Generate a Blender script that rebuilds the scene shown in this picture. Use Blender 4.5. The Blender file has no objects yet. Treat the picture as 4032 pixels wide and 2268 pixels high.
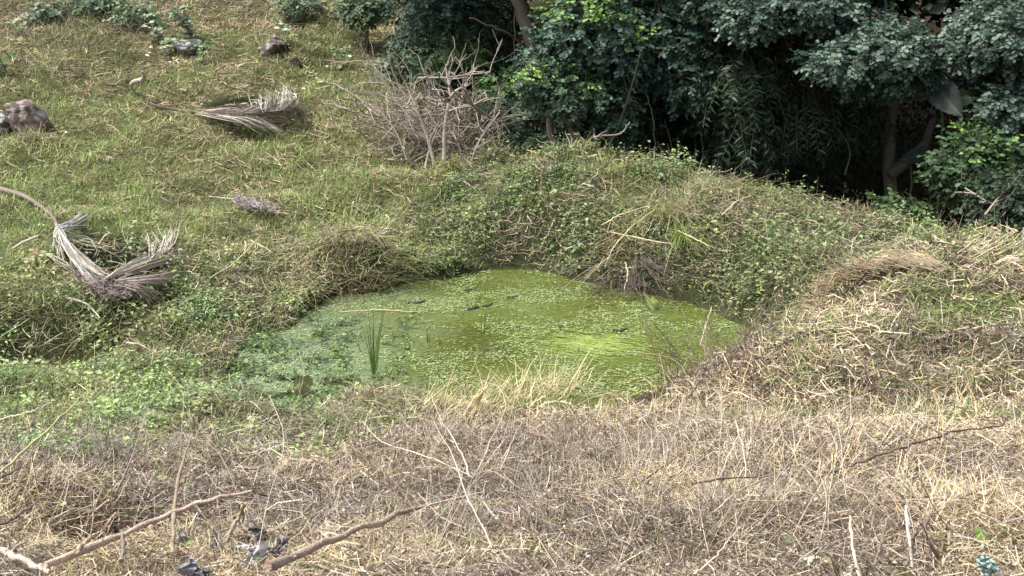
import bpy, math, random
import numpy as np
random.seed(7); rng = np.random.default_rng(11)
S = bpy.context.scene
COL = S.collection
# ---------------------------------------------------------------- camera, sky, sun, exposure
CAM = np.array([0.0, 0.0, 5.0]); PITCH = math.radians(18.0); FPX = 1237.0
cam_d = bpy.data.cameras.new('camera'); cam = bpy.data.objects.new('camera', cam_d); COL.objects.link(cam)
cam.location = CAM; cam.rotation_euler = (math.radians(90) - PITCH, 0, 0)
cam_d.sensor_width = 36.0; cam_d.lens = 36.0 * FPX / 1024.0; cam_d.clip_start = .1; cam_d.clip_end = 900
S.camera = cam
SUN_EL, SUN_AZ = math.radians(60), math.radians(-98)      # azimuth clockwise from +Y
w = bpy.data.worlds.new("World"); S.world = w; w.use_nodes = True
nt = w.node_tree; nt.nodes.clear()
sky = nt.nodes.new('ShaderNodeTexSky'); sky.sky_type = 'NISHITA'; sky.sun_disc = False
sky.sun_elevation = SUN_EL; sky.sun_rotation = SUN_AZ; sky.dust_density = 4.0; sky.air_density = 1.0; sky.ozone_density = 1.0
hs = nt.nodes.new('ShaderNodeHueSaturation'); hs.inputs['Saturation'].default_value = .45
bg = nt.nodes.new('ShaderNodeBackground'); bg.inputs['Strength'].default_value = .15
wo = nt.nodes.new('ShaderNodeOutputWorld')
nt.links.new(sky.outputs[0], hs.inputs['Color']); nt.links.new(hs.outputs[0], bg.inputs[0]); nt.links.new(bg.outputs[0], wo.inputs[0])
sd = bpy.data.lights.new('sun', 'SUN'); sd.energy = 2.7; sd.angle = math.radians(8); sd.color = (1, .95, .87)
sun = bpy.data.objects.new('sun', sd); COL.objects.link(sun)
from mathutils import Vector
sv = Vector((math.sin(SUN_AZ) * math.cos(SUN_EL), math.cos(SUN_AZ) * math.cos(SUN_EL), math.sin(SUN_EL)))
sun.rotation_euler = sv.to_track_quat('Z', 'Y').to_euler(); sun.location = (-10, 5, 30)
S.view_settings.view_transform = 'Standard'; S.view_settings.look = 'None'
S.view_settings.gamma = 1; S.view_settings.use_curve_mapping = False; S.view_settings.exposure = 1.0
S.cycles.max_bounces = 6; S.cycles.diffuse_bounces = 3; S.cycles.transmission_bounces = 3; S.cycles.glossy_bounces = 2
# ---------------------------------------------------------------- maths helpers
def sstep(a, b, x):
    t = np.clip((np.asarray(x, float) - a) / (b - a), 0, 1); return t * t * (3 - 2 * t)
def softplus(x, k=.5): return k * np.log1p(np.exp(np.clip(np.asarray(x, float) / k, -40, 40)))
def hash2(i, j, s):
    n = (i * 374761393 + j * 668265263 + s * 974634777) & 0xffffffff
    n = ((n ^ (n >> 13)) * 1274126177) & 0xffffffff
    return ((n ^ (n >> 16)) & 0xffff) / 65535.0
def noise(x, y, f=1.0, s=0):
    x = np.asarray(x, float) * f; y = np.asarray(y, float) * f
    i = np.floor(x).astype(np.int64); j = np.floor(y).astype(np.int64); a = x - i; b = y - j
    a = a * a * (3 - 2 * a); b = b * b * (3 - 2 * b)
    return (hash2(i, j, s) * (1 - a) * (1 - b) + hash2(i + 1, j, s) * a * (1 - b) + hash2(i, j + 1, s) * (1 - a) * b + hash2(i + 1, j + 1, s) * a * b)
def fbm(x, y, f=1.0, s=0, o=3):
    r = 0; a = 1; t = 0
    for k in range(o): r = r + a * noise(x, y, f * 2 ** k, s + k * 17); t += a; a *= .55
    return r / t
def ray(u, v):
    u = np.asarray(u, float); v = np.asarray(v, float)
    a = (u - 512) / FPX; b = (288 - v) / FPX
    return np.stack([a, math.cos(PITCH) + b * math.sin(PITCH), -math.sin(PITCH) + b * math.cos(PITCH)], -1)
def proj(x, y, z):
    z = z - CAM[2]; d = y * math.cos(PITCH) - z * math.sin(PITCH); d = np.maximum(d, .1)
    h = y * math.sin(PITCH) + z * math.cos(PITCH)
    return 512 + FPX * x / d, 288 - FPX * h / d, d
def terrain_raw(x, y):
    x = np.asarray(x, float); y = np.asarray(y, float)
    nx = x + .5 * (noise(x, y, .9, 3) - .5); ny = y + .5 * (noise(x, y, .9, 5) - .5)
    # meadow hillside on the left and gully on the right
    hill = .5 + .19 * softplus(ny - 17.6, .8) + .05 * softplus(-x - 3.5, .6) * 1.0
    gully = -.8 + .55 * softplus(y - 26.0, .8) + .25 * softplus(x - 9, 1.)
    wg = sstep(-.3, 2.8, x - .12 * (y - 20)); far = hill * (1 - wg) + gully * wg
    # wet hollow around the pond
    px, py = np.where(nx < 0, nx / 2.6, nx / 2.75), (ny - 13.85) / 2.35
    r = np.sqrt(px * px + py * py) + .35 * np.clip(px, 0, 1.5) * np.clip(py, 0, 1.5) + .10 * (fbm(x, y, 1.6, 404, 2) - .5) + 1e-6; dp = (r - 1) * 2.7
    low = .16 * (1 - np.exp(-np.maximum(dp, 0) / .9)) + .03
    ye = np.interp(nx, [-14, -6, -4.7, -3.7, -2.6, -1.4, -.4, 1, 3], [12.4, 12.7, 13.2, 14.6, 15.6, 16.3, 16.9, 17, 17.2])
    wd = np.interp(nx, [-9, -4.6, -4.0, -2.8, -2.4, -1.4, -.9], [.25, .45, 2.9, 3.0, 2.4, 2.0, 1.8])
    bl = 1 - sstep(.55, 1.05, np.hypot((nx + 2.2) / .72, (ny - 15.75) / .7))
    s = sstep(0, 1, (ny - ye) / (2 * wd) + .5); s = np.maximum(s, bl)
    r = r + 1.2 * bl; dp = (r - 1) * 2.7
    z = low * (1 - s) + far * s
    # ridge behind and to the right of the pond
    yc = np.interp(x, [-3, -1.2, -.4, 1, 2.5, 4.07, 5, 6, 8, 11, 20], [17.3, 17.6, 17.9, 18.1, 17.9, 17.0, 15.6, 14.2, 12.2, 10.2, 7])
    hc = np.interp(x, [-3, -1.6, -.7, .6, 1.8, 2.8, 4, 5, 6, 9, 14], [.4, .5, .9, 1.2, 1.12, .92, .74, .82, .98, 1.2, 1.4])
    rise = 1 - np.exp(-np.maximum(dp - .05, 0) / np.interp(x, [-1, 1, 3, 5], [.75, .55, .8, 1.0]))
    back = 1 - sstep(0, 1.9, (y - yc))
    wr = np.maximum(sstep(-1.3, -.1, x) * sstep(13.5, 15.2, y), sstep(1.9, 3.0, x) * sstep(9.5, 12.5, y + .15 * x))
    rid = hc * rise
    zr = np.where(y < yc, rid, rid * back + z * (1 - back))
    z = z * (1 - wr) + np.maximum(zr, np.where(y > yc, -5, 0.0)) * wr
    # near bank
    nb = .30 * softplus(11.1 - ny + np.interp(x, [-2, 0, 1.5, 6], [-.2, .1, .55, .9]) + 1.3 * (fbm(x, y * .4, .45, 88, 2) - .5) * sstep(0, -2, x), np.interp(x, [-3, -.5], [.9, .3])) 
    nb = np.where(nb < 1e-3, 0, nb)
    k = 6.0; z = np.where(y < 16, np.log(np.exp(k * z) + np.exp(k * nb)) / k - np.log(2) / k * np.exp(-4 * np.abs(z - nb)), z)
    z = z - .30 * np.exp(-((x + 5.2) / .8) ** 2 - ((y - 12.75) / .35) ** 2) - .38 * np.exp(-((x - 1.75) / .42) ** 2 - ((y - 16.6) / .5) ** 2) - .22 * np.exp(-((x + 7.2) / .9) ** 2 - ((y - 26.2) / .6) ** 2)
    z = z + .22 * (np.exp(-((x + 2.9) / .7) ** 2 - ((y - 7.6) / .5) ** 2) - .8 * np.exp(-((x + 2.5) / .6) ** 2 - ((y - 6.9) / .35) ** 2)) - .2 * np.exp(-((x - 1.9) / .5) ** 2 - ((y - 6.6) / .3) ** 2)
    bed = -.35 * np.clip(1 - r * r, 0, 1)
    z = np.where(r < 1, np.minimum(z, 0.0 + bed) , z)
    wm = sstep(-3.4, -2.8, nx) * (1 - sstep(-2.2, -1.6, nx)) * sstep(10.9, 11.5, ny) * (1 - sstep(13.4, 14.2, ny))
    z = z * (1 - wm) + wm * np.minimum(z, .07 * (noise(x, y, 2.2, 61) - .78))
    n = (1 - .8 * wm) * (fbm(x, y, 1.15, 9, 3) - .5) * .34 + (noise(x, y, 4.5, 21) - .5) * .06
    z = z + n * sstep(-.1, .5, dp) + (noise(x, y, 2.6, 93) - .5) * .20 * sstep(.15, .9, dp) * sstep(13, 14.5, y) * (1 - sstep(19, 20, y)) * sstep(-3, -1.5, x)
    return z
XS = np.concatenate([np.linspace(-260, -20, 25)[:-1], np.linspace(-20, -12, 24)[:-1], np.linspace(-12, 14, 290)[:-1], np.linspace(14, 22, 24)[:-1], np.linspace(22, 260, 25)])
YS = np.concatenate([np.linspace(-60, 2, 20)[:-1], np.linspace(2, 32, 310)[:-1], np.linspace(32, 45, 30)[:-1], np.linspace(45, 420, 30)])
GX, GY = np.meshgrid(XS, YS)
GZ = terrain_raw(GX, GY); GZ = np.where(GY > 60, np.minimum(GZ, 12 + GY * .05), GZ)
def H(x, y):      # bilinear lookup, so plants stand on the mesh
    x = np.asarray(x, float); y = np.asarray(y, float)
    i = np.clip(np.searchsorted(XS, x) - 1, 0, len(XS) - 2); j = np.clip(np.searchsorted(YS, y) - 1, 0, len(YS) - 2)
    a = np.clip((x - XS[i]) / (XS[i + 1] - XS[i]), 0, 1); b = np.clip((y - YS[j]) / (YS[j + 1] - YS[j]), 0, 1)
    return (GZ[j, i] * (1 - a) + GZ[j, i + 1] * a) * (1 - b) + (GZ[j + 1, i] * (1 - a) + GZ[j + 1, i + 1] * a) * b
def hit(u, v):    # where the line of sight through a photo point meets the ground (or the water)
    d = ray(u, v); t = np.arange(3.0, 60, .02); P = CAM + t[:, None] * d
    under = P[:, 2] < np.maximum(H(P[:, 0], P[:, 1]), 0)
    k = int(np.argmax(under)) if under.any() else len(t) - 1
    return P[k]
def at(u, v, up=0.0):
    """point `up` metres above the ground that shows at photo point u,v"""
    p = hit(u, v)
    if up:
        d = ray(u, v); d = d / np.linalg.norm(d); p = p - d * (up / max(.12, -d[2]))
    return p
def aty(u, v, y):
    d = ray(u, v); return CAM + d * (y / d[1])
# ---------------------------------------------------------------- materials
def mat_veg(name, rough=.6, trans=.25, spec=.3, bump=False):
    m = bpy.data.materials.new(name); m.use_nodes = True; n = m.node_tree; n.nodes.clear()
    at_ = n.nodes.new('ShaderNodeAttribute'); at_.attribute_name = 'col'
    b = n.nodes.new('ShaderNodeBsdfPrincipled'); b.inputs['Roughness'].default_value = rough; b.inputs['Specular IOR Level'].default_value = spec
    o = n.nodes.new('ShaderNodeOutputMaterial')
    nz = n.nodes.new('ShaderNodeTexNoise'); nz.inputs['Scale'].default_value = 60; nz.inputs['Detail'].default_value = 2
    g = n.nodes.new('ShaderNodeNewGeometry'); n.links.new(g.outputs['Position'], nz.inputs['Vector'])
    mr = n.nodes.new('ShaderNodeMapRange'); mr.inputs[1].default_value = .3; mr.inputs[2].default_value = .7; mr.inputs[3].default_value = .72; mr.inputs[4].default_value = 1.22
    n.links.new(nz.outputs[0], mr.inputs[0])
    mx = n.nodes.new('ShaderNodeVectorMath'); mx.operation = 'SCALE'
    n.links.new(at_.outputs['Color'], mx.inputs[0]); n.links.new(mr.outputs[0], mx.inputs['Scale'])
    n.links.new(mx.outputs[0], b.inputs['Base Color'])
    if trans > 0:
        t = n.nodes.new('ShaderNodeBsdfTranslucent'); mix = n.nodes.new('ShaderNodeMixShader'); mix.inputs[0].default_value = trans
        n.links.new(mx.outputs[0], t.inputs[0]); n.links.new(b.outputs[0], mix.inputs[1]); n.links.new(t.outputs[0], mix.inputs[2]); n.links.new(mix.outputs[0], o.inputs[0])
    else: n.links.new(b.outputs[0], o.inputs[0])
    if bump:
        bp = n.nodes.new('ShaderNodeBump'); bp.inputs['Strength'].default_value = .6; bp.inputs['Distance'].default_value = .02
        n.links.new(nz.outputs[0], bp.inputs['Height']); n.links.new(bp.outputs[0], b.inputs['Normal'])
    return m
M_GRASS = mat_veg('grass_blade', .6, .3, .3); M_LEAF = mat_veg('leaf', .5, .28, .45); M_STRAW = mat_veg('dry_stem', .75, .12, .15)
M_TREELEAF = mat_veg('tree_leaf', .5, .2, .35); M_BARK = mat_veg('bark', .85, 0, .1, True); M_DEAD = mat_veg('dead_frond', .7, .08, .2); M_DIRT = mat_veg('soil', .95, 0, .1, True)
def node_mat(name, cols, scale, rough=.8, detail=6, bump=.5, stops=None, coord='Object'):
    m = bpy.data.materials.new(name); m.use_nodes = True; n = m.node_tree; b = n.nodes['Principled BSDF']; b.inputs['Roughness'].default_value = rough
    tc = n.nodes.new('ShaderNodeTexCoord'); nz = n.nodes.new('ShaderNodeTexNoise'); nz.inputs['Scale'].default_value = scale; nz.inputs['Detail'].default_value = detail; nz.inputs['Roughness'].default_value = .65
    cr = n.nodes.new('ShaderNodeValToRGB'); e = cr.color_ramp.elements
    st = stops or list(np.linspace(.3, .7, len(cols)))
    while len(e) < len(cols): e.new(.5)
    for k, c in enumerate(cols): e[k].position = st[k]; e[k].color = (*c, 1)
    n.links.new(tc.outputs[coord], nz.inputs['Vector']); n.links.new(nz.outputs[0], cr.inputs[0]); n.links.new(cr.outputs[0], b.inputs['Base Color'])
    bp = n.nodes.new('ShaderNodeBump'); bp.inputs['Strength'].default_value = bump; bp.inputs['Distance'].default_value = .03
    n.links.new(nz.outputs[0], bp.inputs['Height']); n.links.new(bp.outputs[0], b.inputs['Normal'])
    return m
# ---------------------------------------------------------------- mesh helpers
def tag(o, label=None, cat=None, group=None, kind=None):
    if label: o['label'] = label
    if cat: o['category'] = cat
    if group: o['group'] = group
    if kind: o['kind'] = kind
    return o
def mesh_np(name, V, F, colors, mat, parent=None, smooth=False, origin=None):
    """V (n,3); F list of int arrays (m,3) or (m,4); colors (n,3)"""
    V = np.asarray(V, np.float32)
    if origin is not None: V = V - np.asarray(origin, np.float32)
    me = bpy.data.meshes.new(name); me.vertices.add(len(V)); me.vertices.foreach_set('co', V.ravel())
    F = [np.asarray(f, np.int32) for f in F if len(f)]
    loops = np.concatenate([f.ravel() for f in F]); tot = np.concatenate([np.full(len(f), f.shape[1], np.int32) for f in F])
    st = np.concatenate([[0], np.cumsum(tot)[:-1]]).astype(np.int32)
    me.loops.add(len(loops)); me.loops.foreach_set('vertex_index', loops)
    me.polygons.add(len(tot)); me.polygons.foreach_set('loop_start', st); me.polygons.foreach_set('loop_total', tot)
    if smooth: me.polygons.foreach_set('use_smooth', np.ones(len(tot), bool))
    if colors is not None:
        a = me.color_attributes.new('col', 'FLOAT_COLOR', 'POINT')
        c = np.ones((len(V), 4), np.float32); c[:, :3] = np.clip(colors, 0, .9); a.data.foreach_set('color', c.ravel())
    me.update(); me.validate()
    me.materials.append(mat)
    o = bpy.data.objects.new(name, me); COL.objects.link(o)
    if origin is not None and parent is None: o.location = origin
    if parent is not None: o.parent = parent
    return o
class MB:
    def __init__(s): s.V = []; s.F3 = []; s.F4 = []; s.C = []; s.n = 0
    def add(s, V, F, C):
        V = np.asarray(V, float).reshape(-1, 3); F = np.asarray(F, int)
        C = np.broadcast_to(np.asarray(C, float), (len(V), 3))
        (s.F3 if F.shape[1] == 3 else s.F4).append(F + s.n); s.V.append(V); s.C.append(C); s.n += len(V)
    def tube(s, P, R, C, n=5, wob=0):
        P = np.asarray(P, float); K = len(P); R = np.broadcast_to(np.asarray(R, float), (K,))
        T = np.gradient(P, axis=0); T /= np.linalg.norm(T, axis=1)[:, None] + 1e-9
        ref = np.array([.31, .2, .93]) if abs(T[:, 2]).mean() < .8 else np.array([.9, .4, .1])
        A = np.cross(T, ref); A /= np.linalg.norm(A, axis=1)[:, None] + 1e-9; B = np.cross(T, A)
        th = np.arange(n) * 2 * math.pi / n
        rr = R[:, None] * (1 + wob * (rng.random((K, n)) - .5))
        V = P[:, None] + (A[:, None] * np.cos(th)[None, :, None] + B[:, None] * np.sin(th)[None, :, None]) * rr[..., None]
        i = np.arange(K - 1)[:, None] * n; j = np.arange(n)[None]; j2 = (j + 1) % n
        F = np.stack([i + j, i + j2, i + n + j2, i + n + j], -1).reshape(-1, 4)
        C = np.asarray(C, float)
        if C.ndim == 1: C = C * (1 + .25 * (rng.random((K * n, 1)) - .5))
        s.add(V.reshape(-1, 3), F, C)
        # caps
        e0 = s.n; s.add(np.vstack([V[0], P[0]]), np.stack([np.arange(n), (np.arange(n) + 1) % n, np.full(n, n)], -1)[:, ::-1], C[0] if C.ndim == 2 else C)
        s.add(np.vstack([V[-1], P[-1]]), np.stack([np.arange(n), (np.arange(n) + 1) % n, np.full(n, n)], -1), C[0] if C.ndim == 2 else C)
    def strips(s, N_, W, side, C):
        V, F, C2 = strip_arrays(N_, W, side, C); s.add(V, F, C2)
    def leaves(s, *a, **k):
        V, F, C2 = leaf_arrays(*a, **k); s.add(V, F, C2)
    def build(s, name, mat, parent=None, origin=None, smooth=False):
        F = []
        if s.F4: F.append(np.concatenate(s.F4))
        if s.F3: F.append(np.concatenate(s.F3))
        if origin is None and parent is not None: origin = np.array(parent.location)
        return mesh_np(name, np.concatenate(s.V), F, np.concatenate(s.C), mat, parent, smooth, origin)
def strip_arrays(Nd, W, side, C):
    """ribbons: Nd (N,K,3) centre line, W (N,K) widths, side (N,3), C (N,3)"""
    N, K, _ = Nd.shape
    L = Nd - side[:, None] * W[..., None] * .5; R = Nd + side[:, None] * W[..., None] * .5
    V = np.stack([L, R], 2).reshape(-1, 3)
    b = (np.arange(N) * K * 2)[:, None, None]; k = (np.arange(K - 1) * 2)[None, :, None]
    F = (b + k + np.array([0, 1, 3, 2])[None, None]).reshape(-1, 4)
    C2 = np.repeat(C, K * 2, axis=0).reshape(N, K, 2, 3) * np.linspace(.9, 1.1, K)[None, :, None, None]
    return V, F, C2.reshape(-1, 3)
def norm(a): return a / (np.linalg.norm(a, axis=-1, keepdims=True) + 1e-9)
def leaf_arrays(P, D, Nn, L, W, C, round_=False, fold=.18):
    D = norm(D); Sd = norm(np.cross(D, Nn)); Up = np.cross(Sd, D)
    L = L[:, None]; W = W[:, None]
    if round_:
        V = np.stack([P, P + D * L * .38 + Sd * W * .42 + Up * W * fold, P + D * L * .78 + Sd * W * .46 + Up * W * fold * .6, P + D * L - Up * W * .08,
                      P + D * L * .78 - Sd * W * .46 + Up * W * fold * .6, P + D * L * .38 - Sd * W * .42 + Up * W * fold], 1)
        b = (np.arange(len(P)) * 6)[:, None]; F = np.concatenate([b + [[0, 1, 2, 3]], b + [[0, 3, 4, 5]]])
        return V.reshape(-1, 3), F, np.repeat(C, 6, axis=0)
    V = np.stack([P, P + D * L * .42 + Sd * W * .5 + Up * W * fold, P + D * L - Up * L * .08, P + D * L * .42 - Sd * W * .5 + Up * W * fold], 1)
    b = (np.arange(len(P)) * 4)[:, None]; F = np.concatenate([b + [[0, 1, 2]], b + [[0, 2, 3]]])
    return V.reshape(-1, 3), F, np.repeat(C, 4, axis=0)
def rdir(n):
    a = rng.normal(size=(n, 3)); return norm(a)
def pick(pal, n, w=None):
    pal = np.array(pal); idx = rng.choice(len(pal), n, p=None if w is None else np.array(w) / sum(w))
    return pal[idx] * rng.uniform(.75, 1.25, (n, 1))
def empty(name, loc, label, cat, group=None):
    o = bpy.data.objects.new(name, None); o.empty_display_size = .1; COL.objects.link(o); o.location = loc
    bpy.context.view_layer.update() if False else None
    return tag(o, label, cat, group)
def curve(pts, n=12):
    """smooth resample of control points (Catmull-Rom)"""
    P = np.array(pts, float)
    if len(P) == 2: return P[0] + (P[1] - P[0]) * np.linspace(0, 1, n)[:, None]
    Q = np.vstack([2 * P[0] - P[1], P, 2 * P[-1] - P[-2]]); out = []
    for t in np.linspace(0, len(P) - 1 - 1e-6, n):
        i = int(t); f = t - i; a, b, c, d = Q[i:i + 4]
        out.append(.5 * ((2 * b) + (c - a) * f + (2 * a - 5 * b + 4 * c - d) * f * f + (3 * b - a - 3 * c + d) * f ** 3))
    return np.array(out)
# ---------------------------------------------------------------- vegetation zones
def zones(u, v, x, y):
    vs = np.interp(u, [-60, 0, 100, 200, 300, 400, 450, 520, 600, 680, 740, 790, 830, 880, 950, 1100], [455, 448, 436, 428, 436, 428, 404, 396, 383, 352, 335, 318, 270, 256, 246, 238])
    n1 = (fbm(x, y, .55, 31, 3) - .5); n2 = fbm(x, y, 1.1, 57, 3) - .5
    sw = 14 + 26 * sstep(430, 330, u); straw = sstep(-sw, sw, v - vs + 70 * n1 + 34 * n2 * sstep(430, 330, u))
    vm = np.interp(u, [-60, 0, 120, 200, 300, 400, 440, 470, 500], [250, 250, 245, 262, 240, 222, 195, 165, 120])
    meadow = (1 - sstep(-12, 14, v - vm + 60 * n2)) * (1 - sstep(430, 520, u + .0 * v)) * (1 - straw)
    rightmix = sstep(730, 830, u) * (1 - sstep(0, 20, v - vs)) 
    straw = straw * (1 - .85 * sstep(350, 250, u) * sstep(480, 440, v) * sstep(.0, .10, n1)); straw = np.maximum(straw, rightmix * (.45 + .9 * n1))
    straw = np.clip(straw, 0, 1); weed = np.clip(1 - straw - meadow, 0, 1)
    fr = np.exp(-((u - 112) / 62) ** 2 - ((v - 262) / 30) ** 2) + np.exp(-((u - 248) / 56) ** 2 - ((v - 110) / 16) ** 2); fr = 1 - .85 * sstep(.25, .7, fr)
    return meadow * fr, straw * fr, weed * fr
def in_water(x, y, z, m=0.0): return z < .015 - m
# ---------------------------------------------------------------- ground
gu, gv, _ = proj(GX, GY, GZ); me_, st_, we_ = zones(gu, gv, GX, GY)
nn = fbm(GX, GY, 3.0, 77, 4)[..., None]
GC = (me_[..., None] * np.array([.085, .09, .036]) + st_[..., None] * np.array([.065, .050, .036]) + we_[..., None] * np.array([.034, .042, .018])) * (.55 + .9 * nn)
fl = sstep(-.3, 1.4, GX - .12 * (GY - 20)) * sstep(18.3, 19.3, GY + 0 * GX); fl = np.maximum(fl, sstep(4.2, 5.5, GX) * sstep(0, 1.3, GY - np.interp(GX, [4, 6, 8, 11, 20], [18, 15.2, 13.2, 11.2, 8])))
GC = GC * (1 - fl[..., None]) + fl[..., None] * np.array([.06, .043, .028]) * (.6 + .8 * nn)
wet = sstep(.05, -.05, GZ)[..., None]; GC = GC * (1 - wet) + wet * np.array([.05, .05, .02])
ny_, nx_ = GX.shape; idx = np.arange(nx_ * ny_).reshape(ny_, nx_)
F = np.stack([idx[:-1, :-1], idx[:-1, 1:], idx[1:, 1:], idx[1:, :-1]], -1).reshape(-1, 4)
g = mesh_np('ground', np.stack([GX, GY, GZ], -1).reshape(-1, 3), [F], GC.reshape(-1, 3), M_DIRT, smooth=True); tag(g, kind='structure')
# ---------------------------------------------------------------- pond water with algae
m = bpy.data.materials.new('pond_water'); m.use_nodes = True; n = m.node_tree; b = n.nodes['Principled BSDF']
tc = n.nodes.new('ShaderNodeTexCoord')
def tnoise(scale, detail=5, sx=1, sy=1):
    mp = n.nodes.new('ShaderNodeMapping'); mp.inputs['Scale'].default_value = (sx, sy, 1); q = n.nodes.new('ShaderNodeTexNoise'); q.inputs['Scale'].default_value = scale; q.inputs['Detail'].default_value = detail
    n.links.new(tc.outputs['Object'], mp.inputs[0]); n.links.new(mp.outputs[0], q.inputs['Vector']); return q
def ramp(src, cols, stops):
    cr = n.nodes.new('ShaderNodeValToRGB'); e = cr.color_ramp.elements
    while len(e) < len(cols): e.new(.5)
    for k, c in enumerate(cols): e[k].position = stops[k]; e[k].color = (*c, 1)
    n.links.new(src, cr.inputs[0]); return cr
a1 = ramp(tnoise(.8, 6, 1, .8).outputs[0], [(.050, .062, .014), (.076, .092, .018), (.086, .115, .030), (.13, .16, .06)], [.32, .46, .58, .72])
a2 = ramp(tnoise(14, 8, 1, 1.6).outputs[0], [(0, 0, 0), (1, 1, 1)], [.54, .60])
mixc = n.nodes.new('ShaderNodeMixRGB'); mixc.inputs[2].default_value = (.17, .21, .06, 1)
sc = n.nodes.new('ShaderNodeMath'); sc.operation = 'MULTIPLY'; sc.inputs[1].default_value = .45
n.links.new(a2.outputs[0], sc.inputs[0]); n.links.new(sc.outputs[0], mixc.inputs[0]); n.links.new(a1.outputs[0], mixc.inputs[1]); n.links.new(mixc.outputs[0], b.inputs['Base Color'])
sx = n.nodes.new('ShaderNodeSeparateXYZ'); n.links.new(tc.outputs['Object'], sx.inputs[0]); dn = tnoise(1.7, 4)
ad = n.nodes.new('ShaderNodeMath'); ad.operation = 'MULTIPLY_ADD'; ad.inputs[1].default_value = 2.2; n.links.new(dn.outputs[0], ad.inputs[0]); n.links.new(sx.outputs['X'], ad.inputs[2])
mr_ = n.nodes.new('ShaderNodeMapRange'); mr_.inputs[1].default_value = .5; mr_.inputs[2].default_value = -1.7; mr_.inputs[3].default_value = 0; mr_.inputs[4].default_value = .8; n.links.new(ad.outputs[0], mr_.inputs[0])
fm = n.nodes.new('ShaderNodeMixRGB'); fm.inputs[2].default_value = (.15, .195, .13, 1); n.links.new(mr_.outputs[0], fm.inputs[0]); n.links.new(mixc.outputs[0], fm.inputs[1]); n.links.new(fm.outputs[0], b.inputs['Base Color'])  # pale sky reflection on the left side, painted into the base colour
rr = ramp(tnoise(2.2, 5).outputs[0], [(.06,) * 3, (.42,) * 3], [.42, .62]); n.links.new(rr.outputs[0], b.inputs['Roughness'])
b.inputs['IOR'].default_value = 1.33; b.inputs['Specular IOR Level'].default_value = .5
bp = n.nodes.new('ShaderNodeBump'); bp.inputs['Strength'].default_value = .15; bp.inputs['Distance'].default_value = .01
n.links.new(tnoise(25, 3).outputs[0], bp.inputs['Height']); n.links.new(bp.outputs[0], b.inputs['Normal'])
wx, wy = np.meshgrid(np.linspace(-4.6, 3.9, 60), np.linspace(10.2, 17.4, 50)); wi = np.arange(wx.size).reshape(wx.shape)
wf = np.stack([wi[:-1, :-1], wi[:-1, 1:], wi[1:, 1:], wi[1:, :-1]], -1).reshape(-1, 4)
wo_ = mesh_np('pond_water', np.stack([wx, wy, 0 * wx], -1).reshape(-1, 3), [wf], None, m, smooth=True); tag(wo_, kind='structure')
# ---------------------------------------------------------------- scatter points over the ground
def scatter(n, dmin=4.6, dmax=34, e=1.35, ang=27):
    u = rng.random(n); k = 1 - e; d = (dmin ** k + u * (dmax ** k - dmin ** k)) ** (1 / k)
    th = np.radians(np.where(rng.random(n) < .86, rng.uniform(-25, 25, n), rng.uniform(25, 37, n) * np.where(rng.random(n) < .5, -1, 1))); x = d * np.sin(th); y = d * np.cos(th)
    z = H(x, y); uu, vv, dd = proj(x, y, z)
    return x, y, z, uu, vv, dd
def take(a, m): return [q[m] for q in a]
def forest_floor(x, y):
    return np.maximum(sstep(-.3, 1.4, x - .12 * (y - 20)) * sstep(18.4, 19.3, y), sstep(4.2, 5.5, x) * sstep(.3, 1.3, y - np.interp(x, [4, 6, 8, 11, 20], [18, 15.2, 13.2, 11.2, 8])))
def blades(x, y, z, L, W, C, K=3, lean=(.1, .7), droop=.5, wind=None):
    n = len(x); az = rng.uniform(0, 2 * math.pi, n) if wind is None else wind
    h = np.stack([np.cos(az), np.sin(az), 0 * az], -1); le = rng.uniform(*lean, n); dr = rng.uniform(0, droop, n)
    t = np.linspace(0, 1, K)[None, :, None]; P = np.stack([x, y, z - .01], -1)[:, None]
    up = np.array([0, 0, 1.0])[None, None]
    ln = L[:, None, None]
    Nd = P + ln * (h[:, None] * (le[:, None, None] * t + dr[:, None, None] * t ** 2) + up * (np.sqrt(1 - np.minimum(le, .99) ** 2)[:, None, None] * t - dr[:, None, None] * t ** 2 * .9))
    Nd = Nd + (rng.random(Nd.shape) - .5) * ln * .08 * t
    w = W[:, None] * np.linspace(1, .25, K)[None]
    side = np.stack([-np.sin(az + rng.uniform(-.9, .9, n)), np.cos(az), 0 * az], -1)
    # turn ribbons partly towards open sky so they keep a visible width
    return strip_arrays(Nd, w, norm(side), C)
def tangles(x, y, z, L, W, C, K=4, el=(-15, 45), lift=.12, kink=.18):
    n = len(x); az = rng.uniform(0, 2 * math.pi, n); e = np.radians(rng.uniform(*el, n))
    D = np.stack([np.cos(az) * np.cos(e), np.sin(az) * np.cos(e), np.sin(e)], -1)
    P = np.stack([x, y, z + rng.random(n) ** 1.6 * lift], -1)
    t = np.linspace(-.5, .5, K); bend = rdir(n) * rng.uniform(0, .5, (n, 1))
    Nd = P[:, None] + L[:, None, None] * (D[:, None] * t[None, :, None] + bend[:, None] * (t ** 2)[None, :, None])
    Nd = Nd + (rng.random(Nd.shape) - .5) * L[:, None, None] * kink
    lo = H(Nd[..., 0], Nd[..., 1]) + .004; Nd[..., 2] = np.maximum(Nd[..., 2], lo)
    w = W[:, None] * np.linspace(1, .55, K)[None]
    side = norm(np.cross(D, rdir(n))); side = norm(side + .0001)
    return strip_arrays(Nd, w, side, C)
G_GREEN = [(.20, .26, .085), (.15, .20, .07), (.28, .33, .12), (.095, .135, .05)]
G_TAN = [(.38, .31, .21), (.30, .24, .165), (.47, .40, .27), (.20, .145, .10)]
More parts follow.
